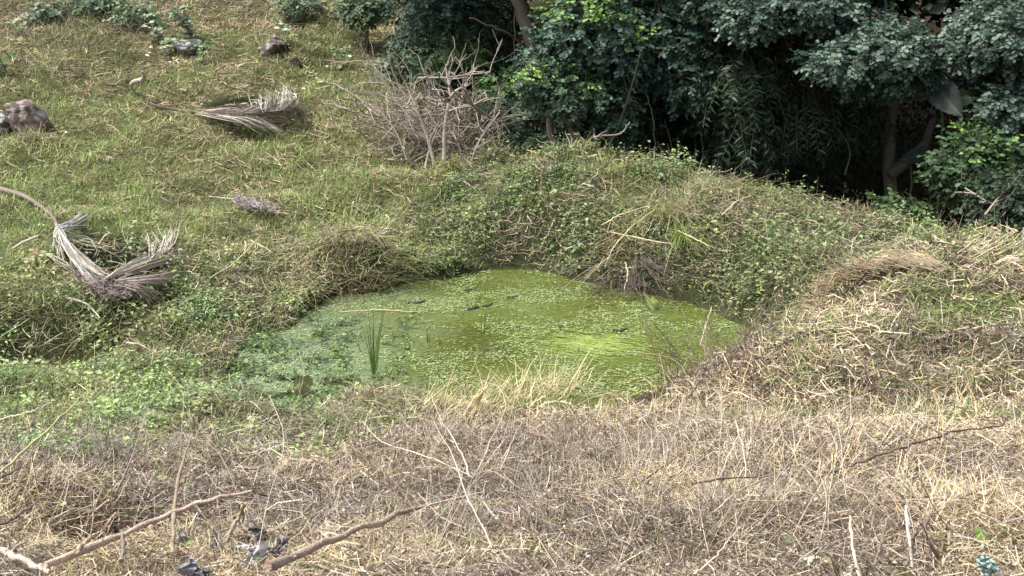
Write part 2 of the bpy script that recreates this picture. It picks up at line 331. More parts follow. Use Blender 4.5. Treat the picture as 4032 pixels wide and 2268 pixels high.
# meadow grass
def mk(name, parts, mat, label=None, cat=None):
    mb = MB()
    for p in parts: mb.add(*p)
    return tag(mb.build(name, mat), label, cat, kind='stuff')
x, y, z, u, v, d = scatter(420000, 8, 34, 1.2)
me_, st_, we_ = zones(u, v, x, y); ff = forest_floor(x, y)
keep = (rng.random(len(x)) < me_ * (1 - .75 * ff) + .15 * we_ * (1 - ff)) & (z > .02)
x, y, z, u, v, d = take((x, y, z, u, v, d), keep); N = len(x); print('meadow', N)
dry = sstep(.42, .60, fbm(x, y, .8, 91, 4) + .12 * (fbm(x, y, 4, 19, 2) - .5) + .06 * sstep(140, 0, v))
isdry = rng.random(N) < .20 - .06 * sstep(110, 160, v) + (.38 - .12 * sstep(110, 160, v) + .2 * sstep(120, 20, v)) * dry + .08 * sstep(120, 10, v)
C = np.where(isdry[:, None], pick(G_TAN, N), pick(G_GREEN, N)); lush = fbm(x, y, 1.6, 44, 3)
C = C * (.62 + 1.0 * lush)[:, None] * (1 - .30 * sstep(.5, .62, fbm(x, y, .9, 2020, 3)) * sstep(130, 60, v))[:, None] * np.where(isdry[:, None], 1, 1.2)
L = rng.uniform(.06, .18, N) * (.55 + 1.1 * fbm(x, y, 1.4, 13, 3)) * np.where(isdry, 1.1, 1.0); W = np.maximum(.006, d * .00075) * rng.uniform(.6, 1.4, N)
m1 = ~isdry | (rng.random(N) < .3); 
mk('meadow_grass', [blades(x[m1], y[m1], z[m1], L[m1], W[m1], C[m1], 3, (.05, .9), .6)], M_GRASS, 'short green and tan meadow grass on the hillside', 'grass')
m2 = ~m1
mk('dry_meadow_thatch', [tangles(x[m2], y[m2], z[m2], L[m2] * 1.5, W[m2] * .9, C[m2], 3, (-10, 35), .05)], M_STRAW, 'cut dry grass thatch lying in the hillside meadow', 'dry grass')
# dry tangle
x, y, z, u, v, d = scatter(300000, 4.7, 20, 1.5)
me_, st_, we_ = zones(u, v, x, y); ff = forest_floor(x, y)
keep = (rng.random(len(x)) < (st_ * .95 + we_ * .10) * (1 - ff)) & (z > .03)
x, y, z, u, v, d = take((x, y, z, u, v, d), keep); N = len(x); print('straw', N)
gold = sstep(.5, .68, fbm(x, y, .9, 101, 3) + .10 * sstep(470, 400, v)); grey = sstep(.45, .65, fbm(x, y, .7, 202, 3) + .08 * sstep(430, 560, v))
r = rng.random(N)
C = pick([(.39, .315, .24), (.29, .23, .175), (.18, .135, .105), (.50, .425, .33)], N)
C = np.where((r < .65 * gold)[:, None], pick([(.64, .52, .34), (.52, .41, .25), (.70, .61, .43)], N), C)
C = np.where((r > 1 - .6 * grey)[:, None], pick([(.33, .28, .245), (.24, .20, .17), (.48, .42, .37), (.13, .10, .085)], N), C)
C = np.where((rng.random(N) < .13)[:, None], pick([(.09, .065, .05), (.07, .05, .045)], N), C)
C = np.where((rng.random(N) < .04)[:, None], pick([(.68, .62, .50)], N), C)
gm = (rng.random(N) < .05 + .28 * sstep(730, 800, u) * (v < 400) * sstep(.42, .58, fbm(x, y, 1.1, 304, 2)) + .25 * we_[keep] + .55 * sstep(.56, .66, fbm(x, y, .8, 303, 3)) * (v < 430)); C = np.where(gm[:, None], pick(G_GREEN, N), C)
ctr = sstep(330, 430, u) * sstep(900, 780, u) * sstep(420, 470, v)
L = rng.uniform(.07, .30, N) * np.minimum(1, .45 + d * .05); W = np.maximum(.0035, d * .00080) * rng.uniform(.45, 1.45, N)
up = rng.random(N) < .34
hp = (.3 + 1.2 * fbm(x, y, 1.8, 71, 2))
Vt = tangles(x[~up], y[~up], z[~up], L[~up], W[~up], C[~up], 3, (-25, 38), .15, .30)
mk('dry_stem_tangle', [Vt], M_STRAW, 'tangle of dry brown and straw coloured stems on the near bank', 'dry grass')
mk('broken_dry_stalks', [blades(x[up], y[up], z[up], L[up] * (1.1 + .25 * ctr[up]) * hp[up], W[up] * (.8 - .12 * ctr[up]), C[up], 3, (.0, .85), .3)], M_STRAW, 'short upright broken stalks among the dry tangle', 'dry grass')
# curled bits of dead leaf
x, y, z, u, v, d = scatter(62000, 4.7, 18, 1.6)
me_, st_, we_ = zones(u, v, x, y); keep = (rng.random(len(x)) < st_ * (1 - forest_floor(x, y))) & (z > .03)
x, y, z, d = take((x, y, z, d), keep); N = len(x)
P = np.stack([x, y, z + rng.random(N) ** 1.5 * .16], -1)
s_ = rng.uniform(.014, .034, N) * np.maximum(1, d / 9)
mk('curled_leaf_litter', [leaf_arrays(P, rdir(N), rdir(N), s_, s_ * rng.uniform(.35, .7, N), pick([(.42, .33, .23), (.30, .22, .15), (.52, .44, .34), (.20, .14, .10), (.48, .42, .37)], N), fold=.4)], M_STRAW, 'small curled dead leaves caught in the dry tangle', 'leaf litter')
# leafy weeds
def weed_patch(x, y, z, d, nl, h, pal, size):
    n = len(x); xx = np.repeat(x, nl); yy = np.repeat(y, nl); zz = np.repeat(z, nl); dd = np.repeat(d, nl); m_ = n * nl
    hh = np.repeat(h, nl) * rng.uniform(.25, 1, m_); az = rng.uniform(0, 6.283, m_)
    r_ = rng.uniform(0, .05, m_)
    P = np.stack([xx + np.cos(az) * r_, yy + np.sin(az) * r_, zz + hh], -1)
    D = np.stack([np.cos(az), np.sin(az), rng.uniform(-.5, .5, m_)], -1)
    Nn = norm(np.array([0, 0, 1.0]) + rdir(m_) * .55)
    L = size * rng.uniform(.6, 1.3, m_); C = np.repeat(pal, nl, axis=0) * rng.uniform(.75, 1.25, (m_, 1))
    return leaf_arrays(P, D, Nn, L, L * rng.uniform(.42, .65, m_), C)
def steep(x, y): return np.clip(np.hypot((H(x + .1, y) - H(x - .1, y)) / .2, (H(x, y + .1) - H(x, y - .1)) / .2), 0, 2.5)
x, y, z, u, v, d = scatter(240000, 5, 21, 1.1)
me_, st_, we_ = zones(u, v, x, y); ff = forest_floor(x, y)
dens = fbm(x, y, 1.5, 414, 3)
keep = (rng.random(len(x)) < (we_ * (.25 + .75 * sstep(.40, .56, dens)) * (1 - .65 * sstep(.52, .62, fbm(x, y, 1.0, 717, 3))) * (.30 + .55 * steep(x, y)) + .02 * me_ + .16 * me_ * sstep(180, 260, u) * sstep(130, 60, v) + .20 * me_ * sstep(90, 20, v) * sstep(.42, .55, fbm(x, y, .8, 61, 3)) + .0012 * st_) * (1 - ff)) & (z > .015)
x, y, z, u, v, d = take((x, y, z, u, v, d), keep); N = len(x); print('weeds', N)
bright = sstep(.45, .7, fbm(x, y, 1.3, 515, 3)) 
lowleft = sstep(440, 330, u) * (.45 + .55 * sstep(290, 340, v))
pal = np.where((rng.random(N) < .25 + .55 * bright * (.4 + .6 * lowleft))[:, None], pick([(.22, .32, .10), (.19, .28, .095), (.27, .36, .13)], N), pick([(.16, .225, .10), (.20, .27, .13), (.11, .165, .075), (.24, .29, .16)], N))
mound = sstep(420, 480, u) * sstep(330, 300, v)
pal = pal * (1 + .25 * lowleft)[:, None] * (.72 + 1.0 * fbm(x, y, 2.0, 1313, 3))[:, None] * np.stack([.8 + .5 * noise(x, y, 1.4, 1414), np.ones(N), .8 + .3 * noise(x, y, 1.1, 1515)], -1)
h = rng.uniform(.04, .16, N) * (.6 + .9 * fbm(x, y, 2.2, 616, 2)) * (1 + .5 * mound)
big = sstep(.48, .60, fbm(x, y, 1.9, 1212, 2)); q1 = rng.random(N) < big
h = h * (1 + .5 * big)
Wd = weed_patch(x[~q1], y[~q1], z[~q1], d[~q1], 4, h[~q1], pal[~q1], .042); Wd2 = weed_patch(x[q1], y[q1], z[q1], d[q1], 3, h[q1], pal[q1] * .9, .064)
wb = blades(x, y, z, h * 1.2, np.maximum(.004, d * .0004), pick([(.12, .16, .06), (.25, .2, .13), (.16, .12, .09)], N), 3, (0, .7), .3)
mk('leafy_weeds', [Wd, Wd2, wb], M_LEAF, 'low leafy green weeds round the pond and over the mound', 'weeds')
# grass and dead stems among the weeds
x, y, z, u, v, d = scatter(235000, 5, 20, 1.1)
me_, st_, we_ = zones(u, v, x, y); ff = forest_floor(x, y)
keep = (rng.random(len(x)) < we_ * (.60 + .35 * steep(x, y) + .5 * sstep(440, 350, u)) * (1 - ff)) & (z > .01)
x, y, z, u, v, d = take((x, y, z, u, v, d), keep); N = len(x); print('mixgrass', N)
dd_ = sstep(.47, .60, fbm(x, y, 1.0, 717, 3)); isd = rng.random(N) < (.25 + .58 * dd_) * (1 - .35 * sstep(440, 350, u))
C = np.where(isd[:, None], pick([(.38, .31, .22), (.30, .23, .17), (.20, .15, .12), (.54, .47, .33), (.26, .20, .17)], N), pick([(.20, .27, .09), (.15, .21, .07), (.30, .37, .14)], N))
L = rng.uniform(.08, .30, N); W = np.maximum(.005, d * .0006) * rng.uniform(.6, 1.3, N)
m1 = ~isd
mk('bank_grass', [blades(x[m1], y[m1], z[m1], L[m1] * .9, W[m1], C[m1], 4, (.1, .8), .8)], M_GRASS, 'green bank grass growing between the weeds', 'grass')
mk('bank_dead_stems', [tangles(x[isd], y[isd], z[isd], L[isd], W[isd], C[isd], 4, (-20, 45), .16, .2)], M_STRAW, 'brown dead stems lying over the weedy bank', 'dry grass')
# forest floor litter
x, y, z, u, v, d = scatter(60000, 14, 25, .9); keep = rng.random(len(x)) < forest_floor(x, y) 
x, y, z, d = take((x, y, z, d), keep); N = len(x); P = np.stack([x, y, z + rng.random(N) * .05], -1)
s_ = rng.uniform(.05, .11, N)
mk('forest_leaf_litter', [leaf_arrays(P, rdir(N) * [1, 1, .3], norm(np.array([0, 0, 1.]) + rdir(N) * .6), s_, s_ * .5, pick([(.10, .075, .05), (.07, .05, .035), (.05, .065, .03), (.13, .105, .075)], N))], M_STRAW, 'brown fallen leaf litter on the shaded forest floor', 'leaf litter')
# ---------------------------------------------------------------- duckweed and floating plants
N = 26000; x = rng.uniform(-3.7, 3.2, N); y = rng.uniform(11.2, 16.9, N); z = H(x, y)
f1 = fbm(x, y * 1.5, 1.5, 818, 4); u, v, d = proj(x, y, 0 * x)
k = (z < -.0) & (rng.random(N) < .03 + .75 * sstep(.50, .58, f1) + .35 * sstep(330, 285, v) * sstep(.4, .5, f1) + .25 * sstep(.62, .66, fbm(x, y * 2, 4, 12, 2)))
x, y, u, v = take((x, y, u, v), k); n0 = len(x); print('duckweed', n0)
q = 3; xx = np.repeat(x, q) + rng.normal(0, .018, n0 * q); yy = np.repeat(y, q) + rng.normal(0, .018, n0 * q)
N = len(xx); P = np.stack([xx, yy, np.full(N, .006) + rng.random(N) * .008], -1); az = rng.uniform(0, 6.283, N)
D = np.stack([np.cos(az), np.sin(az), 0 * az + .05], -1); s_ = rng.uniform(.009, .026, N)
mk('duckweed', [leaf_arrays(P, D, np.tile([0, 0, 1.0], (N, 1)) + rdir(N) * .12, s_ * 1.15, s_ * 1.1, pick([(.36, .43, .19), (.46, .52, .28), (.24, .32, .10), (.30, .37, .17)], N), False, .05)], M_LEAF, 'pale green duckweed floating on the algae covered pond', 'duckweed')
N = 36000; x = rng.uniform(-3.9, 3.0, N); y = rng.uniform(11.2, 16.6, N); z = H(x, y); u, v, d = proj(x, y, 0 * x)
k = (z < 0) & (rng.random(N) < .12 + .8 * sstep(.50, .56, fbm(x, y * 2.2, 2.2, 77, 4)) + .5 * sstep(300, 275, v) + .3 * sstep(440, 360, u)); x, y = take((x, y), k); N = len(x)
P = np.stack([x, y, np.full(N, .005) + rng.random(N) * .004], -1); az = rng.uniform(0, 6.283, N); D = np.stack([np.cos(az), np.sin(az), 0 * az], -1); s_ = rng.uniform(.010, .024, N)
mk('floating_algae_flecks', [leaf_arrays(P, D, np.tile([0, 0, 1.0], (N, 1)) + rdir(N) * .1, s_ * 1.3, s_, pick([(.16, .20, .05), (.11, .15, .04), (.20, .25, .09), (.08, .10, .03), (.24, .29, .12)], N), False, .03)], M_LEAF, 'fine olive flecks of algae and duckweed in drifts over the pond', 'algae')
c0 = at(592, 345); N = 700; az = rng.normal(-.5, .35, N); P = c0 + np.stack([rng.normal(0, .32, N), rng.normal(0, .20, N), 0 * az], -1); P[:, 2] = .012; tt = np.linspace(-.5, .5, 4)
Nd = P[:, None] + np.stack([np.cos(az), np.sin(az), 0 * az], -1)[:, None] * (tt * .16)[None, :, None] + (rng.random((N, 4, 3)) - .5) * .03 * [1, 1, .1]
mk('algae_mat', [strip_arrays(Nd, np.full((N, 4), .008), np.tile([0, 1.0, 0], (N, 1)), pick([(.32, .42, .10), (.42, .48, .20), (.24, .34, .06)], N))], M_LEAF, 'bright yellow-green strand of floating algae on the right of the pond', 'algae')
# broad weeds standing in the shallow left side
N = 4200; x = rng.uniform(-4.2, -.2, N); y = rng.uniform(10.9, 14.4, N); z = H(x, y); u, v, d = proj(x, y, 0 * x)
pw = sstep(450, 330, u) * sstep(.52, .62, fbm(x, y, 3.2, 919, 3)) * .6 + .6 * sstep(393, 406, v + 40 * (noise(x, y, 2, 3) - .5)) * sstep(500, 420, u) * sstep(.4, .55, fbm(x, y, 3.2, 92, 2)) + .25 * sstep(300, 230, u)
k = (z < .03) & (rng.random(N) < pw); x, y, d = take((x, y, d), k); N = len(x); print('marsh', N)
mk('marsh_weeds', [weed_patch(x, y, 0 * x, d, 5, rng.uniform(.03, .10, N), pick([(.09, .15, .05), (.14, .23, .07), (.06, .10, .035), (.18, .27, .09)], N), .055),
                   blades(x, y, 0 * x, rng.uniform(.05, .14, N), np.full(N, .006), pick([(.10, .13, .05), (.14, .12, .07)], N), 3, (0, .5), .3)], M_LEAF, 'broad leaved marsh weeds standing in the shallow left side of the pond', 'weeds')
TUS = []
# ---------------------------------------------------------------- trees
def bark_col(n, c=(.16, .13, .10)): return np.array(c)
def sprays(mb, c, r, n, leaf, pal, style='round', nl=8, droop=.5, shell=.45, lime=0, limepal=((.16, .28, .07), (.24, .38, .08), (.11, .20, .07)), up=.55):
    """leaf sprays filling an ellipsoid: centre c, radii r"""
    c = np.array(c); r = np.array(r); o = rdir(n); rad = rng.random(n) ** shell
    B = c + o * rad[:, None] * r
    B = B + (rng.random((n, 3)) - .5) * .15
    A = norm(o * .7 + np.array([0, 0, -droop]) + rdir(n) * .55)
    k = np.arange(nl); sl = leaf * nl * (.42 if style == 'round' else .36)
    side0 = norm(np.cross(A, rdir(n) * .3 + np.array([0, 0, 1.0])))
    N = n * nl; bb = np.repeat(B, nl, 0); aa = np.repeat(A, nl, 0); ss = np.repeat(side0, nl, 0); kk = np.tile(k, n)
    sg = np.where(kk % 2, 1, -1)[:, None]
    P = bb + aa * (kk[:, None] / nl * sl)
    ang = .8 if style == 'round' else 1.05
    D = norm(aa * (.55 if style == 'round' else .5) + ss * sg * ang + rdir(N) * .25 + np.array([0, 0, -.15]))
    Nn = norm(np.array([0, -.25, up]) + rdir(N) * .45)
    L = leaf * rng.uniform(.65, 1.25, N); W = L * (rng.uniform(.55, .75, N) if style != 'long' else rng.uniform(.24, .34, N))
    C = np.array(pal)[rng.integers(0, len(pal), n)]; 
    if lime: 
        isl = rng.random(n) < lime * sstep(-.2, .6, o[:, 2]); C = np.where(isl[:, None], np.array(limepal)[rng.integers(0, len(limepal), n)], C)
    C = np.repeat(C * rng.uniform(.75, 1.25, (n, 1)), nl, 0) * rng.uniform(.85, 1.15, (N, 1))
    mb.leaves(P, D, Nn, L, W, C, round_=(style == 'round'), fold=.12)
    # thin twigs carrying the sprays
    K = 3; t = np.linspace(-.25, 1, K); Nd = B[:, None] + A[:, None] * (t * sl)[None, :, None]
    mb.strips(Nd, np.tile(np.linspace(.012, .005, K), (n, 1)), side0, np.tile([.10, .085, .06], (n, 1)))
def crown_part(root, lobes, mat=None, name='crown'):
    mb = MB()
    for L in lobes: sprays(mb, *L[0], **L[1])
    return mb.build(name, mat or M_TREELEAF, root)
def limb(root, pts, r0, r1, name='limb', c=(.15, .12, .095), wob=.15, n=14, jit=.02):
    mb = MB(); P = curve(pts, n); P = P + (rng.random(P.shape) - .5) * jit * 2; mb.tube(P, np.linspace(r0, r1, n), c, 7, wob)
    return mb.build(name, M_BARK, root, smooth=True)
PX = lambda r, y: r * y / FPX           # photo pixels (1024 wide) to metres at depth y
def lobe(u, v, y, ru, rv, n, leaf, pal, ry=None, **k): return ((aty(u, v, y), (PX(ru, y), ry or PX((ru + rv) / 2, y), PX(rv, y)), n, leaf, pal), k)
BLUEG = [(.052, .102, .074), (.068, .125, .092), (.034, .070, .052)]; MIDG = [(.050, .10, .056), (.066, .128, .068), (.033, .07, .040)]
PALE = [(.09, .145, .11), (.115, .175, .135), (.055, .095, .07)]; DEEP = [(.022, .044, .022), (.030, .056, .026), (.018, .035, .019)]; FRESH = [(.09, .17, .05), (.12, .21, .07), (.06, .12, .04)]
def base(x, y): return np.array([x, y, float(H(x, y)) - .05])
def tree_root(name, bx, by, label, cat='tree', group=None): return empty(name, base(bx, by), label, cat, group)
def over(x, y, z, rx, ry, rz, n, leaf=.22, pal=DEEP, **k): return (((x, y, z), (rx, ry, rz), n, leaf * 1.1, pal), dict(style='fat', nl=6, shell=.6, **k))  # upper crown lobe, mostly out of view, shaped to block sky light
# 1 small tree with lime tips, several stems
p = aty(575, 168, 19.4); t = tree_root('broadleaf_tree', p[0], 19.4, 'small multi-stemmed tree with yellow-lime new leaves at its top, right of the brush pile')
for a in ([(583, 170), (574, 140), (566, 110), (562, 80), (566, 40)], [(572, 172), (553, 140), (548, 105), (540, 70)], [(580, 172), (590, 140), (596, 105), (606, 70), (600, 20)], [(577, 170), (578, 140), (574, 100)]):
    limb(t, [aty(q[0], q[1], 19.4 + .1 * i) for i, q in enumerate(a)], .075, .035, 'trunk', (.20, .165, .13))
limb(t, [aty(566, 60, 19.8), aty(600, 50, 19.5), aty(630, 30, 19.3)], .03, .012); limb(t, [aty(575, 92, 19.5), aty(552, 104, 19.2), aty(530, 96, 19.0)], .025, .01)
crown_part(t, [lobe(588, 25, 19.5, 48, 34, 560, .085, BLUEG, lime=.55), lobe(620, 50, 19.3, 28, 26, 220, .08, BLUEG, lime=.35), lobe(560, 62, 19.6, 36, 22, 260, .08, BLUEG), lobe(570, 88, 19.2, 44, 22, 420, .075, MIDG, lime=.45),
               lobe(615, 105, 19.4, 18, 34, 200, .085, BLUEG, lime=.12), lobe(535, 78, 19.0, 18, 12, 70, .065, MIDG, lime=.9), lobe(562, 125, 20.6, 26, 22, 170, .075, MIDG, lime=.1), lobe(590, 75, 19.8, 45, 30, 320, .08, MIDG),
               over(aty(590, -30, 19.9)[0], 19.9, 4.0, 1.0, 1.0, .8, 160, .12, MIDG)])
# 2 big tree behind with sloping trunk
t = tree_root('broadleaf_tree', aty(548, 115, 21.5)[0], 21.5, 'tall tree with leaning pale-brown trunk rising out of view above the brush pile')
limb(t, [t.location, aty(543, 75, 21.6), aty(532, 40, 21.6), aty(520, 5, 21.7), aty(500, -60, 21.8)], .15, .12, 'trunk', (.19, .155, .12), n=20)
limb(t, [aty(556, 100, 21.4), aty(545, 60, 21.4), aty(537, 40, 21.5)], .09, .06, 'limb', (.15, .12, .09))
limb(t, [aty(534, 52, 21.3), aty(505, 33, 20.9), aty(470, 18, 20.6)], .03, .012); limb(t, [aty(516, 10, 21.2), aty(514, 60, 21.0), aty(524, 96, 20.8)], .012, .006, 'twig')
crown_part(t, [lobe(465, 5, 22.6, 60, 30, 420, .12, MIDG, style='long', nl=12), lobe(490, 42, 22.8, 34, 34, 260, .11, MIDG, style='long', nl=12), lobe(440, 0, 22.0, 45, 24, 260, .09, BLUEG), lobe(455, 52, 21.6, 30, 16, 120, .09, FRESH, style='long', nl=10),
               over(-.5, 22.0, 5.2, 2.4, 2.0, 1.2, 650), over(1.2, 23.0, 5.0, 1.8, 2.0, 1.3, 420), over(-2.2, 22.2, 5.6, 1.6, 1.6, .8, 260)])  # last lobe is an unseen extra crown added to shade the slope
# 3 mid tree with blue-green rounded leaves
t = tree_root('broadleaf_tree', aty(668, 190, 20.6)[0], 20.6, 'tree with dense blue-green rounded leaves just right of the lime-tipped tree')
limb(t, [t.location, aty(665, 150, 20.7), aty(672, 90, 20.8), aty(660, 20, 20.9), aty(650, -60, 21)], .11, .08, 'trunk', (.12, .10, .08))
limb(t, [aty(668, 80, 20.8), aty(690, 40, 20.3), aty(712, 12, 20)], .04, .02)
limb(t, [aty(656, 0, 20.0), aty(668, 30, 19.7), aty(676, 62, 19.6)], .014, .006, 'twig', (.22, .19, .16)); limb(t, [aty(640, 85, 19.6), aty(652, 112, 19.4), aty(656, 175, 19.3)], .012, .005, 'twig', (.2, .17, .14))
crown_part(t, [lobe(668, 45, 19.9, 44, 40, 640, .085, BLUEG, lime=.03), lobe(690, 80, 19.6, 30, 24, 240, .08, BLUEG), lobe(655, 10, 20.2, 42, 24, 260, .085, BLUEG), lobe(640, 110, 20.4, 26, 34, 220, .08, DEEP), lobe(700, 120, 20.6, 40, 36, 260, .085, DEEP),
               lobe(625, 75, 21.2, 60, 50, 300, .09, MIDG), lobe(735, 40, 21.4, 60, 50, 280, .09, MIDG, style='long', nl=10), lobe(650, 150, 21.6, 60, 26, 160, .09, DEEP), over(2.6, 21.0, 4.5, 1.8, 1.6, .9, 450), over(3.2, 22.5, 5.6, 2.2, 2.2, 1.2, 480)])
# 4 dark tree with feathered leaves hanging over the gully
t = tree_root('feather_leaved_tree', aty(790, 170, 20.8)[0], 20.8, 'dark tree whose long feathered leaf sprays hang low over the black gully')
limb(t, [t.location, aty(782, 130, 20.9), aty(776, 60, 21), aty(790, -40, 21.2)], .13, .09, 'trunk', (.09, .075, .06))
limb(t, [aty(778, 70, 20.9), aty(740, 80, 20.2), aty(725, 110, 19.6)], .04, .015); limb(t, [aty(700, 60, 20.1), aty(728, 140, 19.7), aty(744, 170, 19.6)], .014, .006, 'twig', (.14, .12, .10))
HF = [(.034, .068, .034), (.028, .055, .028), (.042, .08, .04)]
crown_part(t, [lobe(735, 75, 19.7, 46, 34, 260, .15, HF, style='long', nl=13, droop=1.1), lobe(740, 118, 19.5, 26, 24, 90, .16, HF, style='long', nl=13, droop=1.4), lobe(800, 108, 19.8, 34, 22, 120, .15, HF, style='long', nl=13, droop=1.4), lobe(845, 100, 20.2, 36, 24, 130, .14, HF, style='long', nl=12, droop=1.2),
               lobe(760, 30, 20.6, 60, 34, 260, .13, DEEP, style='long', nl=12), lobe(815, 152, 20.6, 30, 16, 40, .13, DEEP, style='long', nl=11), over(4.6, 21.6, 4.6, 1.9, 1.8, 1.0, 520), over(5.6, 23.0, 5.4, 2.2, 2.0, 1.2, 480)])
# 5 pale bough
t = tree_root('broadleaf_tree', aty(905, 190, 20.2)[0], 20.2, 'tree with a broad pale grey-green bough reaching forward over the dark gully')
limb(t, [t.location, aty(888, 160, 20.2), aty(893, 100, 20.3), aty(890, 40, 20.4), aty(880, -50, 20.4)], .12, .09, 'trunk', (.13, .115, .09))
limb(t, [aty(888, 175, 20.0), aty(920, 150, 20.1), aty(934, 120, 20.3)], .10, .06, 'limb', (.12, .105, .08))
limb(t, [aty(885, -10, 19.6), aty(888, 20, 18.9), aty(893, 32, 18.6)], .02, .01, 'limb', (.35, .33, .28)); limb(t, [aty(846, 20, 18.8), aty(853, 6, 19), aty(870, -6, 19.4)], .014, .02, 'limb', (.33, .30, .25))
limb(t, [aty(820, 52, 18.3), aty(842, 47, 18.3), aty(870, 40, 18.6), aty(890, 20, 19)], .01, .025, 'limb', (.30, .28, .23))
crown_part(t, [lobe(888, 46, 18.3, 46, 20, 520, .080, PALE, ry=.6), lobe(840, 58, 18.2, 34, 12, 240, .078, PALE, ry=.5), lobe(905, 72, 18.4, 32, 14, 230, .078, PALE, ry=.5), lobe(870, 78, 18.8, 30, 14, 110, .075, BLUEG, ry=.5), lobe(860, 25, 19.0, 40, 16, 200, .08, BLUEG),
               over(6.4, 20.0, 4.1, 1.6, 1.5, .8, 420, .2), over(7.2, 21.8, 5.2, 2.2, 2.0, 1.2, 520)])
# 6 crown over the top edge
t = tree_root('broadleaf_tree', aty(770, 120, 22.4)[0], 22.4, 'tree seen only by its pale hanging leaf clusters along the top edge, centre right')
limb(t, [t.location, aty(765, 40, 22.2), aty(760, -60, 22)], .12, .09, 'trunk', (.10, .085, .07)); limb(t, [aty(762, -20, 21.5), aty(755, -8, 19.8), aty(745, 8, 19)], .04, .015)
crown_part(t, [lobe(775, 0, 18.9, 60, 20, 480, .080, PALE), lobe(750, 18, 18.6, 26, 12, 160, .078, PALE), lobe(818, 6, 18.9, 34, 16, 200, .08, PALE), lobe(720, -2, 19.2, 30, 14, 120, .08, BLUEG), over(4.0, 20.0, 4.2, 1.6, 1.3, .6, 380, .16)])
# 7 right crown
t = tree_root('broadleaf_tree', aty(1060, 150, 18.8)[0], 18.8, 'tree at the top right corner with pale clusters of rounded leaves')
limb(t, [t.location, aty(1050, 80, 18.8), aty(1045, 20, 18.7), aty(1050, -60, 18.7)], .11, .08, 'trunk', (.12, .10, .08)); limb(t, [aty(1048, 60, 18.6), aty(1018, 45, 18.0), aty(985, 30, 17.6)], .03, .012)
limb(t, [aty(1022, 118, 17.2), aty(1005, 135, 17.0), aty(985, 152, 16.9)], .014, .006, 'twig', (.28, .25, .21)); limb(t, [aty(1030, 142, 17.1), aty(1005, 146, 17.0), aty(990, 143, 16.9)], .011, .005, 'twig', (.28, .25, .21))
crown_part(t, [lobe(1000, 28, 17.6, 40, 30, 620, .080, PALE, ry=.8), lobe(975, 48, 17.5, 20, 12, 110, .078, PALE), lobe(1010, 105, 17.2, 26, 18, 260, .078, PALE), lobe(1010, 70, 18.0, 36, 20, 160, .08, DEEP),
               over(7.8, 19.0, 4.0, 1.6, 1.5, .9, 420, .2), over(9.0, 18.5, 4.6, 1.8, 2, 1.2, 350)])
# 8, 9 background trees closing the canopy
t = tree_root('background_tree', 5.0, 25.2, 'slim dark trunk standing far back in the black gap behind the feather-leaved tree')
limb(t, [t.location, (5.0, 25, 3), (5.2, 25, 6)], .1, .08, 'trunk', (.09, .075, .06))
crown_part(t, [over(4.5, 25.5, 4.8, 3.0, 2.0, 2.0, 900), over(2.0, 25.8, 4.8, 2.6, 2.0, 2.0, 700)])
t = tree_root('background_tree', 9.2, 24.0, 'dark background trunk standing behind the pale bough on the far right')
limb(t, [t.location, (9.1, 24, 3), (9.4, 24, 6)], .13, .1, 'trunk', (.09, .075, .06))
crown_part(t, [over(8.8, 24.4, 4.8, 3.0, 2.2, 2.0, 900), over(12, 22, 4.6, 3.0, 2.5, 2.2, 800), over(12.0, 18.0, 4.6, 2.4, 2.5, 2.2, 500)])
t = tree_root('background_tree', 6.5, 28.5, 'background tree added deep in the forest to shade the black hollow')
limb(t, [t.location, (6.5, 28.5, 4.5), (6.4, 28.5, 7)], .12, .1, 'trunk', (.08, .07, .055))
crown_part(t, [over(4.5, 28.6, 5.2, 3.4, 2.0, 2.0, 650), over(9.5, 28.2, 5.2, 3.4, 2.0, 2.2, 650)])  # unseen crowns added overhead to keep sky light off the hill behind
t = tree_root('background_tree', -1.6, 26.5, 'background tree at the top of the shaded slope left of the tall leaning tree')
limb(t, [t.location, (-1.6, 26.4, 4.5), (-1.4, 26.4, 7)], .12, .1, 'trunk', (.12, .10, .08))
crown_part(t, [over(-.6, 26.0, 5.6, 3.0, 2.2, 1.3, 500), over(2, 26, 5.5, 2.5, 2, 1.5, 350)])
t = tree_root('broadleaf_tree', 10.5, 16.5, 'tree standing outside the right edge whose dark leaves close the forest')
limb(t, [t.location, (10.5, 16.5, 2.5), (10.3, 16.4, 5)], .11, .09, 'trunk', (.12, .10, .08)); crown_part(t, [over(10.2, 16.4, 3.6, 1.8, 1.4, 1.6, 420, .12, DEEP), over(11.5, 17.5, 2.0, 1.6, 1.2, 1.4, 260, .12, DEEP)])
# shrubs of the understorey
def shrub(u, v, y, ru, rv, n, leaf, pal, label, style='round', nstem=3, name='shrub', **k):
    c = aty(u, v, y); t = empty(name, base(c[0], y), label, 'shrub')
    for i in range(nstem):
        e = c + rdir(1)[0] * PX(ru, y) * .5; limb(t, [np.array(t.location), (np.array(t.location) + e) / 2 + rdir(1)[0] * .1, e], .02, .008, 'stem', (.14, .11, .09), n=8)
    crown_part(t, [lobe(u, v, y, ru, rv, n, leaf, pal, style=style, **k)], name='foliage'); return t
shrub(512, 122, 20.4, 34, 34, 330, .10, MIDG, 'feathery dark green shrub behind the right side of the brush pile', 'long', nl=12)
shrub(540, 140, 20.2, 26, 24, 200, .09, MIDG, 'feathery shrub at the foot of the lime-tipped tree', 'long', nl=12)
shrub(606, 138, 19.6, 28, 26, 180, .08, DEEP, 'dark shrub right of the lime-tipped tree stems')
shrub(655, 135, 21.2, 34, 40, 260, .09, DEEP, 'deep green shrub behind the mound centre', 'long', nl=10)
